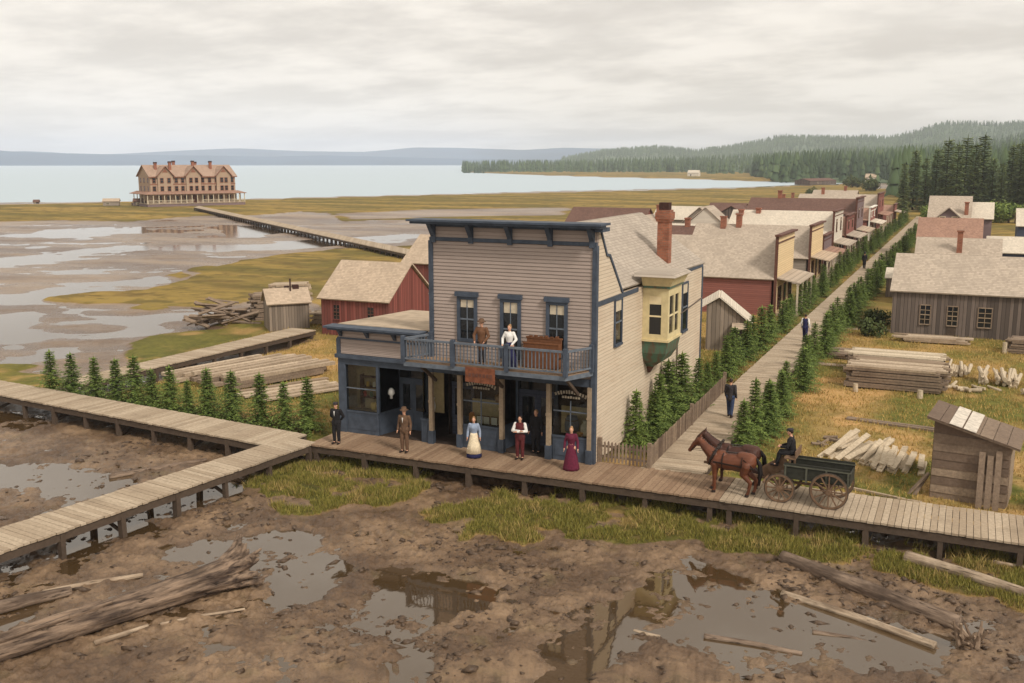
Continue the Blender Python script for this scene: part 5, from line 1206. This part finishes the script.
def bush_mesh(seed, R0, n, leafm, sz, flat=.8):
    r_ = random.Random(seed); V = []; F = []; lobes = [(Vector((r_.uniform(-.5,.5),r_.uniform(-.5,.5),r_.uniform(.35,.95)*flat))*R0, R0*r_.uniform(.35,.6)) for _ in range(7)]
    for k in range(n):
        c, rr = r_.choice(lobes); d = Vector((r_.gauss(0,1),r_.gauss(0,1),r_.gauss(0,1))).normalized(); p = c+d*rr*r_.uniform(.55,1.05)
        if p.z < .02: p.z = .05
        a = Vector((r_.gauss(0,1),r_.gauss(0,1),r_.gauss(0,1))).normalized()*sz; b_ = a.cross(d).normalized()*sz*.6; b = len(V)
        V += [tuple(p-a*.5),tuple(p+b_*.5),tuple(p+a*.5),tuple(p-b_*.5)]; F.append((b,b+1,b+2,b+3))
    m = bpy.data.meshes.new('crown'); m.from_pydata(V, [], F); m.materials.append(leafm)
    t = MB().tube((0,0,-.2),(0,0,R0*.8),.08*R0,.03*R0,6).mesh('trunk'); t.materials.append(M['bark']); return m, t
# dark shrub beside the barn and scrub
BS = [bush_mesh(s, 1.0, 700, M['scrub'], .22) for s in (1,2)]; BL = [bush_mesh(s, 1.0, 800, M['leaf'], .2, 1.0) for s in (3,4)]
for (x, y, s, lab) in ((-5.6,73.2,1.2,'dark round shrub at the left corner of the grey barn'),(-5.9,79,1.1,'dark shrub between the hedge row and the side of the grey barn'),(3.9,37.9,1.0,'dark shrub at the right edge behind the lapped shed')):
    put_tree('shrub', lab, BS[0], x, y, .4, s, None, 'shrub')
for (px, py_, s, lab) in ((812,198,3.0,'dark round tree on the marsh grass beyond the far shops'),(852,188,5,'dark tree at the end of the street roofs'),(870,192,5.5,'second dark tree right of the end of the street roofs')):
    X, Y = at(px, py_); put_tree('dark_tree', lab, BS[1], X, Y, .2, s, None)
# tall conifers right behind the houses
TALL = [spruce_mesh(20+s, 15, 2.5+.4*(s % 2), 30, 12, M['forest'], 9, .6) for s in range(4)]
tl = [(893,212,.72),(903,210,.92),(914,209,.8),(924,208,.95),(934,207,1.08),(944,206,1.0),(952,207,1.12),(961,206,1.0),(969,207,1.15),(979,205,.8),(988,204,.72),(997,209,1.0),(1005,208,1.02),(1014,207,1.15),(1022,206,1.0),(1031,206,1.1),(1042,207,1.0),(1055,206,1.1)]
tn = 'dark tall conifer, %s from the left in the stand behind the right hand houses'
for i, (px, py_, s) in enumerate(tl):
    Y = 262+(i*37 % 23); t_ = (px-CX)/F_PX; d = FW+RT*t_; k = Y/d.y; X = d.x*k
    lab = tn % ORD[i] if i < 15 else 'dark tall conifer beyond the right edge of the stand of trees'
    put_tree('tall_conifer', lab, TALL[i % 4], X, Y, .3, s*1.1, 'tall conifers behind the right hand houses')
for i, (px, s) in enumerate(((922,2.6),(976,3.0),(986,3.4),(998,3.2),(1018,3.2),(940,2.2))):
    Y = 224; d = FW+RT*((px-CX)/F_PX); k = Y/d.y
    put_tree('leafy_tree', 'light green leafy tree, %s from the left at the foot of the dark conifers' % ORD[[0,2,3,4,5,1][i]], BL[i % 2], d.x*k, Y, .3, s, 'light green trees at the foot of the conifers')
for i, (px, py_) in enumerate(((998,215),(1006,216),(1010,214))):
    X, Y = at(px, py_+6, .4); put_tree('shrub', 'low dark shrub on the yellow grass, %s of three below the conifers' % ('left one','middle one','right one')[i], BS[0], X, Y, .3, .9, None, 'shrub')

# ------------------------------------------------------------------ far woods and hills
M['wood_far'] = foliage('far conifer wood', lin(62,80,58), lin(96,112,74), big=.01)
M['hillm'] = plain('wooded hill slopes', lin(86,100,74), .95, .3, .01)
def wood_mass(name, pts, hfun, hs, seed, mat):
    """many far conifers as one wood: jagged stacked cones"""
    r_ = np.random.RandomState(seed); V = []; F = []
    for (x, y) in pts:
        g = hfun(x, y); H = r_.uniform(*hs); Rb = H*r_.uniform(.14,.22)*(1.0); a0 = r_.uniform(0,6.28); n = 6
        for k in range(3):
            z0 = g+H*(.08+.27*k); z1 = g+H*(.55+.225*k); rr = Rb*(1-.27*k); b = len(V)
            V.append((x,y,z1))
            for i in range(n): a = a0+k+2*math.pi*i/n; q = rr*r_.uniform(.7,1.2); V.append((x+q*math.cos(a),y+q*math.sin(a),z0+r_.uniform(-.05,.05)*H))
            F += [(b,b+1+i,b+1+(i+1)%n) for i in range(n)]
    o = np_mesh(name, V, F, mat); struct(o, 'stuff'); return o
def polar(px, dist):
    d = FW+RT*((px-CX)/F_PX); k = dist/math.hypot(d.x,d.y); return d.x*k, d.y*k
def scatter(pxr, dr, n, seed, curve=None):
    r_ = np.random.RandomState(seed); out = []
    while len(out) < n:
        px = r_.uniform(*pxr); t = r_.rand()
        lo, hi = dr(px); out.append(polar(px, lo+(hi-lo)*t))
    return out
def itp(x, tab):
    xs, ys = zip(*tab); return float(np.interp(x, xs, ys))
# hills as real ridges: crest heights along the bearing, with depth
def hill(name, tab, d0, d1, mat=None, seed=0, rough=.12):
    """tab: bearing (photo column) -> crest height in metres at distance (d0+d1)/2"""
    px = np.linspace(tab[0][0], tab[-1][0], 170); m = 26; V = []; F = []
    for j in range(m+1):
        s = j/m; D = d0+(d1-d0)*s; prof = math.sin(math.pi*min(1,s*1.0))**.8
        for i, p in enumerate(px):
            X, Y = polar(p, D); h = np.interp(p, [a for a, b in tab], [b for a, b in tab])
            nz = float(fbm(np.array([X/(.12*d0)]), np.array([Y/(.12*d0)]), seed)[0])
            V.append((X, Y, -1.5+h*prof*(1+rough*2*nz)))
    n = len(px)
    for j in range(m):
        for i in range(n-1): F.append((j*n+i,j*n+i+1,(j+1)*n+i+1,(j+1)*n+i))
    o = np_mesh(name, V, F, mat or M['hillm'], smooth=True); struct(o); return np.array(V).reshape(m+1,n,3), px, d0, d1
def hfun_of(hd):
    G, px, d0, d1 = hd
    def f(x, y):
        D = math.hypot(x,y); v = Vector((x,y,0)); c = v.dot(RT)/v.dot(Vector((FW.x,FW.y,0)).normalized()); 
        p = CX+F_PX*c/ (1/math.cos(PITCH)) if False else CX+c*F_PX*math.cos(PITCH)
        j = (D-d0)/(d1-d0)*(G.shape[0]-1); i = np.interp(p, px, np.arange(len(px))); j = min(max(j,0),G.shape[0]-1.001)
        return G[int(j),int(round(i)),2]+(G[min(int(j)+1,G.shape[0]-1),int(round(i)),2]-G[int(j),int(round(i)),2])*(j-int(j))
    return f
M['haze_tint_hillm'] = plain('distant slopes tinted haze blue', lin(62,88,112), .95, .15, .004)  # blue of distance haze is put into the base colour of these slopes
far_l = hill('hills', [(-500,62),(-200,60),(0,60),(40,72),(80,60),(120,58),(180,74),(250,92),(320,76),(370,70),(420,96),(470,88),(520,78),(560,90),(640,80),(720,60),(800,40)], 5200, 6800, M['haze_tint_hillm'], seed=3, rough=.08)
hill('hills', [(-500,40),(-100,52),(0,60),(60,48),(120,44),(200,40),(280,34),(330,44),(400,36),(450,30),(520,26),(600,20)], 3900, 4900, M['haze_tint_hillm'], seed=8, rough=.1)
back = hill('hills', [(500,2),(560,14),(600,36),(650,48),(690,36),(720,48),(770,76),(830,70),(880,72),(930,108),(985,104),(1040,120),(1150,120),(1400,100)], 2300, 3700, seed=5)
head = hill('headland', [(462,.5),(500,2),(560,3),(610,6),(650,8),(700,10),(760,16),(830,24),(900,28),(980,40),(1050,50),(1200,60),(1400,50)], 1130, 2300, seed=9)
nearr = hill('hills', [(740,1),(765,4),(800,6),(850,7),(900,9),(960,10),(1010,13),(1060,15),(1200,18),(1400,18)], 620, 1130, seed=12)
wood_mass('headland_wood', scatter((464,1250), lambda p: (1140 if p < 700 else 1000,1800), 4200, 1), hfun_of(head), (8,17), 3, M['wood_far'])
wood_mass('hill_wood', scatter((745,1300), lambda p: (640+ (1100-640)*max(0,(770-p)/60) if p < 770 else 640,1080), 3200, 2), hfun_of(nearr), (9,19), 4, M['wood_far'])
wood_mass('ridge_wood', scatter((560,1300), lambda p: (2500,3250), 8000, 5), hfun_of(back), (9,17), 6, M['wood_far'])
wood_mass('valley_wood', scatter((880,1300), lambda p: (330,600), 420, 8), lambda x, y: .3, (11,19), 9, M['wood_far'])
# ------------------------------------------------------------------ people
def limb(mb, pts, rs, n=10):
    for i in range(len(pts)-1): mb.cap(pts[i], pts[i+1], rs[i], rs[i+1], n)
def hand(mb, w, d, side):
    """palm, four unequal fingers and a thumb, hanging along d from the wrist w"""
    w = Vector(w); d = Vector(d).normalized(); f = Vector((0,-1,0)); f = (f-d*f.dot(d)).normalized(); s = d.cross(f)
    p = w+d*.045; mb.cap(w, p, .026, .032, 8); mb.cap(p-f*.02, p+f*.02+d*.03, .022, .022, 8)
    for i, (o_, l) in enumerate(((-.033,.06),(-.011,.075),(.011,.08),(.033,.07))):
        a = p+f*o_+d*.035; b = a+d*l*.55; mb.cap(a, b, .011, .010, 6); mb.cap(b, b+d*l*.4-s*side*.02, .010, .008, 6)
    a = p+f*.035-d*.01; mb.cap(a, a+f*.028+d*.03, .012, .011, 6); mb.cap(a+f*.028+d*.03, a+f*.03+d*.06, .011, .009, 6)
def person(label, loc, rz, H=1.74, top='black', legs='black', skirt=None, hat=None, hair='hair_dark', arms=None, apron=None, vest=None, sleeves=None, sit=False, stride=0, lean=0, beard=False, coat=0, bun=False, z=None, group='people in old fashioned clothes'):
    k = H/1.74; female = skirt is not None
    r = thing('person', label, 'person', loc, rz, group)
    sw, hw = (.165,.095) if female else (.185,.095)
    hipz = .9*k; P = lambda x, y, z_: Vector((x*k,y*k,z_*k))
    L = [None,None]
    for i, s in enumerate((-1,1)):
        if sit: L[i] = [P(s*.1,.0,.52),P(s*.13,-.42,.50),P(s*.13,-.5,.08),P(s*.13,-.66,.04)]
        else: st = stride*s; L[i] = [P(s*.095,0,.9),P(s*.1,-.03-st*.5+.0,.48),P(s*.1,-st+.04*abs(st)*10*.1,.08),P(s*.12,-st-.15,.035)]
    dz = -.38 if sit else 0
    T = lambda x, y, z_: P(x, y-lean*max(0,z_-.9)*1.0, z_+dz)
    if arms is None: arms = [((-.25,.03,1.14),(-.27,-.05,.89)),((.25,.03,1.14),(.27,-.05,.89))]
    AR = []
    for (s, (e, w_)) in zip((-1,1), arms): AR.append([T(s*sw,0,1.42), T(*e), T(*w_)])
    # the body: one continuous skin
    b = MB(); limb(b, [T(0,.01,.93),T(0,0,1.12),T(0,-.01,1.3)], [.13*k,.115*k,.135*k]); b.cap(T(-sw+.05,0,1.38),T(sw-.05,0,1.38),.075*k,.075*k); limb(b,[T(0,.01,1.42),T(0,-.01,1.53)],[.06*k,.052*k])
    hc = T(0,-.02,1.635); b.ball(hc,.074*k,.092*k,.108*k,14,10); b.cap(hc+P(0,-.035,-.06),hc+P(0,-.045,-.075),.05*k,.042*k,10); b.cap(hc+P(0,-.09,.0),hc+P(0,-.105,-.022),.011*k,.016*k,8); b.ball(hc+P(0,-.088,-.052),.024*k,.01*k,.006*k+.004,8,5)
    for s in (-1,1): b.ball(hc+P(s*.076,.008,-.005),.012*k,.022*k,.032*k,8,6)
    for q in L: limb(b, q[:3], [.085*k,.062*k,.042*k]); b.cap(q[2],q[3],.045*k,.035*k)
    for s, q in zip((-1,1), AR): limb(b, q, [.055*k,.043*k,.03*k]); hand(b, q[2], (q[2]-q[1]), s)
    b.cap(L[0][0],L[1][0],.1*k,.1*k)
    b.fuse('body', M['skin'], r, .0125, 2)
    e = MB(); [e.ball(hc+P(s*.03,-.083,.008),.012*k,.01*k,.01*k,8,6) for s in (-1,1)]; e.build('eyes', M['eye'], r, True)
    if beard: e = MB(); e.ball(hc+P(0,-.075,-.062),.05*k,.04*k,.05*k,10,7); e.build('beard', M[hair], r, True)
    else: 
        e = MB(); e.beam(hc+P(-.028,-.098,-.05),hc+P(.028,-.098,-.05),.008,.007); e.build('mouth', plain('lips', lin(150,84,76), .5), r)
    h_ = MB(); h_.ball(hc+P(0,.022,.028),.084*k,.09*k,.098*k,14,9)
    if bun: h_.ball(hc+P(0,.07,.1),.055*k,.055*k,.045*k,10,7)
    h_.build('hair', M[hair], r, True)
    if hat:
        hm, kind = hat; t_ = MB(); c = hc+P(0,.0,.055)
        if kind == 'cap': t_.lathe([(.1*k,0),(.115*k,.03*k),(.1*k,.07*k),(.03*k,.085*k)], tuple(c), 14); t_.lathe([(.085*k,-.004),(.09*k,.012)], tuple(c+P(0,-.06,0)), 12)
        else: t_.lathe([(.165*k,.0),(.17*k,.012*k),(.1*k,.018*k),(.094*k,.11*k),(.07*k,.13*k),(.02*k,.125*k)], tuple(c), 16, 1.12)
        t_.build('hat', M[hm], r, True)
    # clothes
    j = MB(); g = .02*k
    limb(j, [T(0,.01,.98 if female else (.86-coat)),T(0,0,1.12),T(0,-.01,1.3)], [.155*k if not female else .125*k,.138*k-(.02*k if female else 0),.155*k])
    for s in (-1,1): j.cap(T(s*.06,0,1.0 if not female else 1.1),T(s*.08,-.01,1.32),.1*k if not female else .08*k,.105*k)
    j.cap(T(-sw+.04,0,1.395),T(sw-.04,0,1.395),.085*k,.085*k)
    if not female and coat: j.cap(T(-.07,0,.86-coat),T(.07,0,.86-coat),.13*k,.13*k); j.cap(T(-.06,0,.95),T(.06,0,.95),.125*k,.125*k)
    j.cap(T(0,0,1.43),T(0,-.005,1.47),.066*k,.06*k)
    if sleeves:
        j.fuse('waistcoat', M[top], r, .016, 2); j = MB()
    for q in AR: limb(j, [q[0],q[1],q[1]+(q[2]-q[1])*.94], [.075*k,.06*k,.047*k])
    if sleeves: j.fuse('sleeves', M[sleeves], r, .014, 2)
    else: j.fuse('blouse' if female else 'jacket', M[top], r, .016, 2)
    if not female and not sleeves and vest:
        v = MB(); v.prism([tuple(T(-.028,-.168,1.42)),tuple(T(.028,-.168,1.42)),tuple(T(0,-.172,1.2))],(0,-.006,0)); v.build('shirt_front', M[vest], r)
    if female:
        s_ = MB(); s_.lathe([(.33*k,.02*k),(.32*k,.12*k),(.24*k,.55*k),(.15*k,.95*k),(.125*k,1.06*k)], (0,0,0), 28, .9, .05, 9); s_.build('skirt', M[skirt], r, True)
        if apron:
            s_ = MB(); s_.lathe([(.325*k,.2*k),(.255*k,.55*k),(.165*k,.95*k),(.138*k,1.07*k)], (0,-.006,0), 28, .9, .05, 9); s_.build('apron', M[apron], r, True)
    else:
        t_ = MB()
        for q in L: limb(t_, [q[0],q[1],q[2]+(q[1]-q[2])*.12], [.108*k,.082*k,.066*k])
        t_.cap(L[0][0]+P(0,0,.02),L[1][0]+P(0,0,.02),.125*k,.125*k); t_.fuse('trousers', M[legs], r, .016, 2)
    for q in L:
        s_ = MB(); s_.cap(q[2]+P(0,.02,-.03),q[3]+P(0,-.03,.012),.05*k,.042*k,10); s_.cap(q[2]+P(0,.01,.06),q[2],.052*k,.052*k,10)
        s_.fuse('boot', M['boot'], r, .014, 1)
    return r
def pz(px, py): 
    x, y = at(px, py, 1.0); return (x, y, 1.0)
person('man in black suit and cap, hands behind him, at the left store corner', pz(337,443.5), R(8), 1.74, 'black','black',vest='shirt',hat=('charcoal','cap'),arms=[((-.28,.1,1.15),(-.12,.17,.98)),((.28,.1,1.15),(.12,.17,.98))])
person('man in brown suit and hat standing stiffly before the left shop window', pz(405,452), R(5), 1.8, 'brown_suit','brown_suit',vest='shirt',hat=('brown_suit','brim'))
person('woman in light blue blouse and long cream apron over a navy skirt', pz(474,457), R(20), 1.62, 'blouse_blue',skirt='navy',apron='apron',hair='hair_fair',bun=True)
person('man with crossed arms in white sleeves, maroon waistcoat and trousers', pz(520,459), R(10), 1.74, 'maroon','maroon',sleeves='shirt',beard=False,arms=[((-.28,-.08,1.16),(.06,-.24,1.2)),((.28,-.08,1.16),(-.06,-.27,1.17))])
person('man in dark suit standing in the shadow of the shop doorway', pz(536,453), R(0), 1.78, 'black','black',hair='hair_fair',coat=.15)
person('woman in long burgundy dress in front of the right shop window', pz(571,469.5), R(12), 1.66, 'burgundy',skirt='burgundy',hair='hair_fair',bun=True)
person('man in long brown coat and hat leaning on the balcony rail', (-16.9,34.12,4.71), R(5), 1.76, 'brown_coat','charcoal',hat=('brown_suit','brim'),coat=.2,arms=[((-.3,-.05,1.15),(-.2,-.25,.96)),((.3,-.05,1.15),(.2,-.25,.96))])
person('woman in white blouse and dark navy skirt resting her hands on the balcony rail', (-15.7,34.1,4.71), R(0), 1.66, 'shirt',skirt='navy',hair='hair_fair',bun=True,arms=[((-.3,-.02,1.18),(-.2,-.25,.98)),((.3,-.02,1.18),(.2,-.25,.98))])
person('man in dark jacket and jeans walking away up the plank street beside the fence', (-9.35,44.4,1.005), R(176), 1.8, 'charcoal','jeans',stride=.16,arms=[((-.24,.06,1.14),(-.25,-.04,.9)),((.24,-.02,1.14),(.25,-.14,.92))])
person('walker in white shirt and dark navy waistcoat and trousers far along the plank street', (-9.25,66.1,1.005), R(170), 1.76, 'navy','navy',sleeves='shirt',stride=.12)
person('tiny dark dressed walker far up the street between the hedges', (-10.2,115,1.005), R(170), 1.75, 'black','black',coat=.3,stride=.1,hat=('black','brim'))

# ------------------------------------------------------------------ the pair of horses and the wagon (both face -x)
def horse(label, loc, rz, coat, head_turn=0.0, mir=1):
    """local: faces +y forward, z up"""
    r = thing('horse', label, 'horse', loc, rz, 'pair of harnessed horses'); r.scale = (1.16,1.05,1.03)
    V_ = lambda x, y, z: Vector((x,y,z)); b = MB()
    limb(b, [V_(0,-.62,1.16),V_(0,-.3,1.12),V_(0,.1,1.08),V_(0,.48,1.12)], [.285,.285,.29,.275], 14); b.cap(V_(0,-.66,1.24),V_(0,-.4,1.26),.24,.24,12); b.cap(V_(0,.45,1.3),V_(0,.25,1.3),.17,.17,12); b.cap(V_(0,.58,1.1),V_(0,.5,1.2),.23,.24,12)
    t = head_turn; n0, n1, n2 = V_(0,.55,1.26), V_(t*.3,.84,1.48), V_(t,1.03,1.66)
    limb(b, [n0,n1,n2], [.235,.165,.125], 12)
    pl = V_(t,1.08,1.7); jw = V_(t*1.3,1.26,1.54); mz = V_(t*1.6,1.42,1.3)
    limb(b, [pl,jw,mz], [.125,.1,.07], 12); b.cap(V_(t*1.1,1.1,1.57),jw,.1,.07,10); b.ball(mz+V_(0,.02,-.02),.065,.075,.07,10,8)
    for s in (-1,1): b.cap(pl+V_(s*.065,-.02,.1),pl+V_(s*.08,-.03,.22),.035,.012,8)
    for s, fw in ((-1,.06*mir),(1,-.05*mir)):
        x = s*.17; limb(b, [V_(x,.48,1.02),V_(x,.5+fw*.5,.72),V_(x*.95,.52+fw,.46),V_(x*.95,.52+fw*1.2,.14),V_(x*.95,.56+fw*1.2,.06)], [.135,.085,.062,.046,.06], 10)
        limb(b, [V_(x,-.6,1.05),V_(x*1.05,-.52-fw*.5,.78),V_(x,-.8-fw,.5),V_(x,-.76-fw*1.2,.16),V_(x,-.71-fw*1.2,.06)], [.2,.125,.068,.05,.062], 10)
    b.fuse('body', coat, r, .018, 3)
    m = MB()
    for k in range(9):
        u = k/8; p = V_(t*u*1.0,.5+.56*u,1.46+.34*u-.03*math.sin(math.pi*u)); m.cap(p, p+V_(mir*.13,-.05,-.2-.06*(k % 2)), .045, .018, 7)
    m.cap(pl+V_(0,.02,.1),pl+V_(t*.2,.14,-.02),.04,.02,7); m.fuse('mane', M['mane'], r, .018, 1)
    tl_ = MB(); limb(tl_, [V_(0,-.88,1.3),V_(0,-.99,1.12),V_(0,-1.02,.8),V_(0,-.99,.4)], [.05,.075,.085,.03], 8); tl_.fuse('tail', M['mane'], r, .018, 1)
    for s, fw in ((-1,.06*mir),(1,-.05*mir)):
        x = s*.17; MB().tube(V_(x*.95,.56+fw*1.2,0),V_(x*.95,.55+fw*1.2,.09),.075,.06,10).build('hoof', M['leather'], r); MB().tube(V_(x,-.71-fw*1.2,0),V_(x,-.72-fw*1.2,.09),.075,.06,10).build('hoof', M['leather'], r)
    g = MB()
    def ring(c, ax, rr, rz_, w_):
        pts = []
        for i in range(17):
            a = 2*math.pi*i/16; pts.append(V_(c[0]+rr*math.cos(a), c[1]+(ax*math.sin(a)), c[2]+rz_*math.sin(a)))
        for i in range(16): g.tube(pts[i],pts[i+1],w_,w_,6)
    ring((0,.56,1.24),-.14,.25,.3,.05); ring((0,.2,1.1),0,.3,.32,.02); ring((0,-.45,1.14),0,.3,.3,.014)
    for s in (-1,1):
        g.beam((s*.29,.5,1.12),(s*.3,-.9,1.02),.015,.05); g.beam((s*.26,-.5,1.3),(s*.28,-.9,1.0),.012,.04); g.beam(pl+V_(s*.1,.03,.02),mz+V_(s*.07,-.05,.0),.012,.025); g.tube(mz+V_(s*.07,-.08,.02),V_(s*.2,.45,1.45),.008,.008,5)
    g.beam((0,.5,1.42),(0,-.7,1.45),.06,.02); g.build('harness', M['leather'], r)
    e = MB(); [e.ball(jw+V_(s*.1,-.08,.08),.018,.022,.018,8,6) for s in (-1,1)]; e.build('eyes', M['eye'], r)
    return r
horse('bay horse nearest the camera of the pair harnessed to the wagon', (-7.05,33.85,1.0), R(88), M['horse'], .1, -1)
horse('darker bay horse on the far side of the pair harnessed to the wagon', (-7.1,34.85,1.0), R(90), M['horse_dark'], .05, 1)
def wagon():
    o = (-4.4,34.2,1.0); r = thing('wagon', 'dark green farm wagon with brown spoked wheels behind the two horses', 'wagon', o, R(-2))
    f = MB(); x0, x1, y0, y1, z0, z1 = -.75, 1.42, -.55, .55, .84, 1.24
    f.box(x0,x1,y0,y1,z0,z0+.05)
    for y in (y0,y1-.04):
        for k in range(3): z = z0+.05+k*.17; f.box(x0,x1,y,y+.04,z,z+.163)
    f.box(x0,x0+.04,y0+.04,y1-.04,z0+.05,z1); f.box(x1-.04,x1,y0+.04,y1-.04,z0+.05,z1)
    b = f.build('box', M['wagon_green'], r)
    f = MB()
    for x in (x0+.05,x0+.75,x0+1.4,x1-.06):
        for y in (y0-.035,y1): f.box(x-.03,x+.03,y,y+.035,z0-.06,z1+.04)
    f.box(x0-.02,x1+.02,y0-.03,y0+.06,z1+.041,z1+.08); f.box(x0-.02,x1+.02,y1-.06,y1+.03,z1+.041,z1+.08); f.build('stakes', plain('grey green rails', lin(84,84,72), .7, .2, 6), b)
    f = MB(); f.box(-1.05,-.75,-.5,.5,.82,.88); f.beam((-1.05,0,.85),(-1.3,0,1.2),1.0,.04,up=(0,1,0)); f.build('footboard', M['wagon_gear'], r)
    s = MB(); s.box(-.78,-.4,-.5,.5,1.5,1.55); s.box(-.42,-.38,-.5,.5,1.55,1.8); [s.box(-.62,-.55,y,y+.05,.9,1.5) for y in (-.48,.43)]; s.build('seat', M['wagon_gear'], r)
    g = MB()
    for x, rr in ((-.85,.5),(.78,.62)): g.beam((x,-.74,rr),(x,.74,rr),.09,.1); g.box(x-.08,x+.08,-.5,.5,rr+.05,.86)
    g.beam((-.85,0,.55),(.78,0,.6),.08,.08); g.beam((-.85,0,.5),(-3.7,.05,.85),.07,.08); g.beam((-1.35,-.95,.72),(-1.35,.95,.72),.06,.07); g.build('running_gear', M['wagon_gear'], r)
    for x, rr in ((-.85,.5),(.78,.62)):
        for y in (-.7,.7):
            w_ = MB()
            for i in range(24):
                a, b_ = 2*math.pi*i/24, 2*math.pi*(i+1)/24; w_.beam((x+(rr-.04)*math.cos(a),y,rr+(rr-.04)*math.sin(a)),(x+(rr-.04)*math.cos(b_),y,rr+(rr-.04)*math.sin(b_)),.06,.05,up=(0,1,0))
            for i in range(12): a = 2*math.pi*i/12; w_.beam((x+.06*math.cos(a),y,rr+.06*math.sin(a)),(x+(rr-.06)*math.cos(a),y,rr+(rr-.06)*math.sin(a)),.04,.035,up=(0,1,0))
            w_.tube((x,y-.12,rr),(x,y+.12,rr),.09,.08,12); wo = w_.build('wheel', M['wagon_gear'], r)
            t_ = MB()
            for i in range(24):
                a, b_ = 2*math.pi*i/24, 2*math.pi*(i+1)/24; t_.beam((x+(rr-.006)*math.cos(a),y,rr+(rr-.006)*math.sin(a)),(x+(rr-.006)*math.cos(b_),y,rr+(rr-.006)*math.sin(b_)),.065,.014,up=(0,1,0))
            t_.build('tyre', M['iron'], wo)
    return r
wagon()
person('driver in dark clothes and cap sitting on the wagon seat', (-5.0,34.25,2.09), R(-90), 1.72, 'black','black',hat=('charcoal','cap'),sit=True,lean=.12,arms=[((-.26,-.12,1.15),(-.12,-.36,1.1)),((.26,-.12,1.15),(.12,-.36,1.1))])
t_ = MB((-5.5,34.1,1.0))
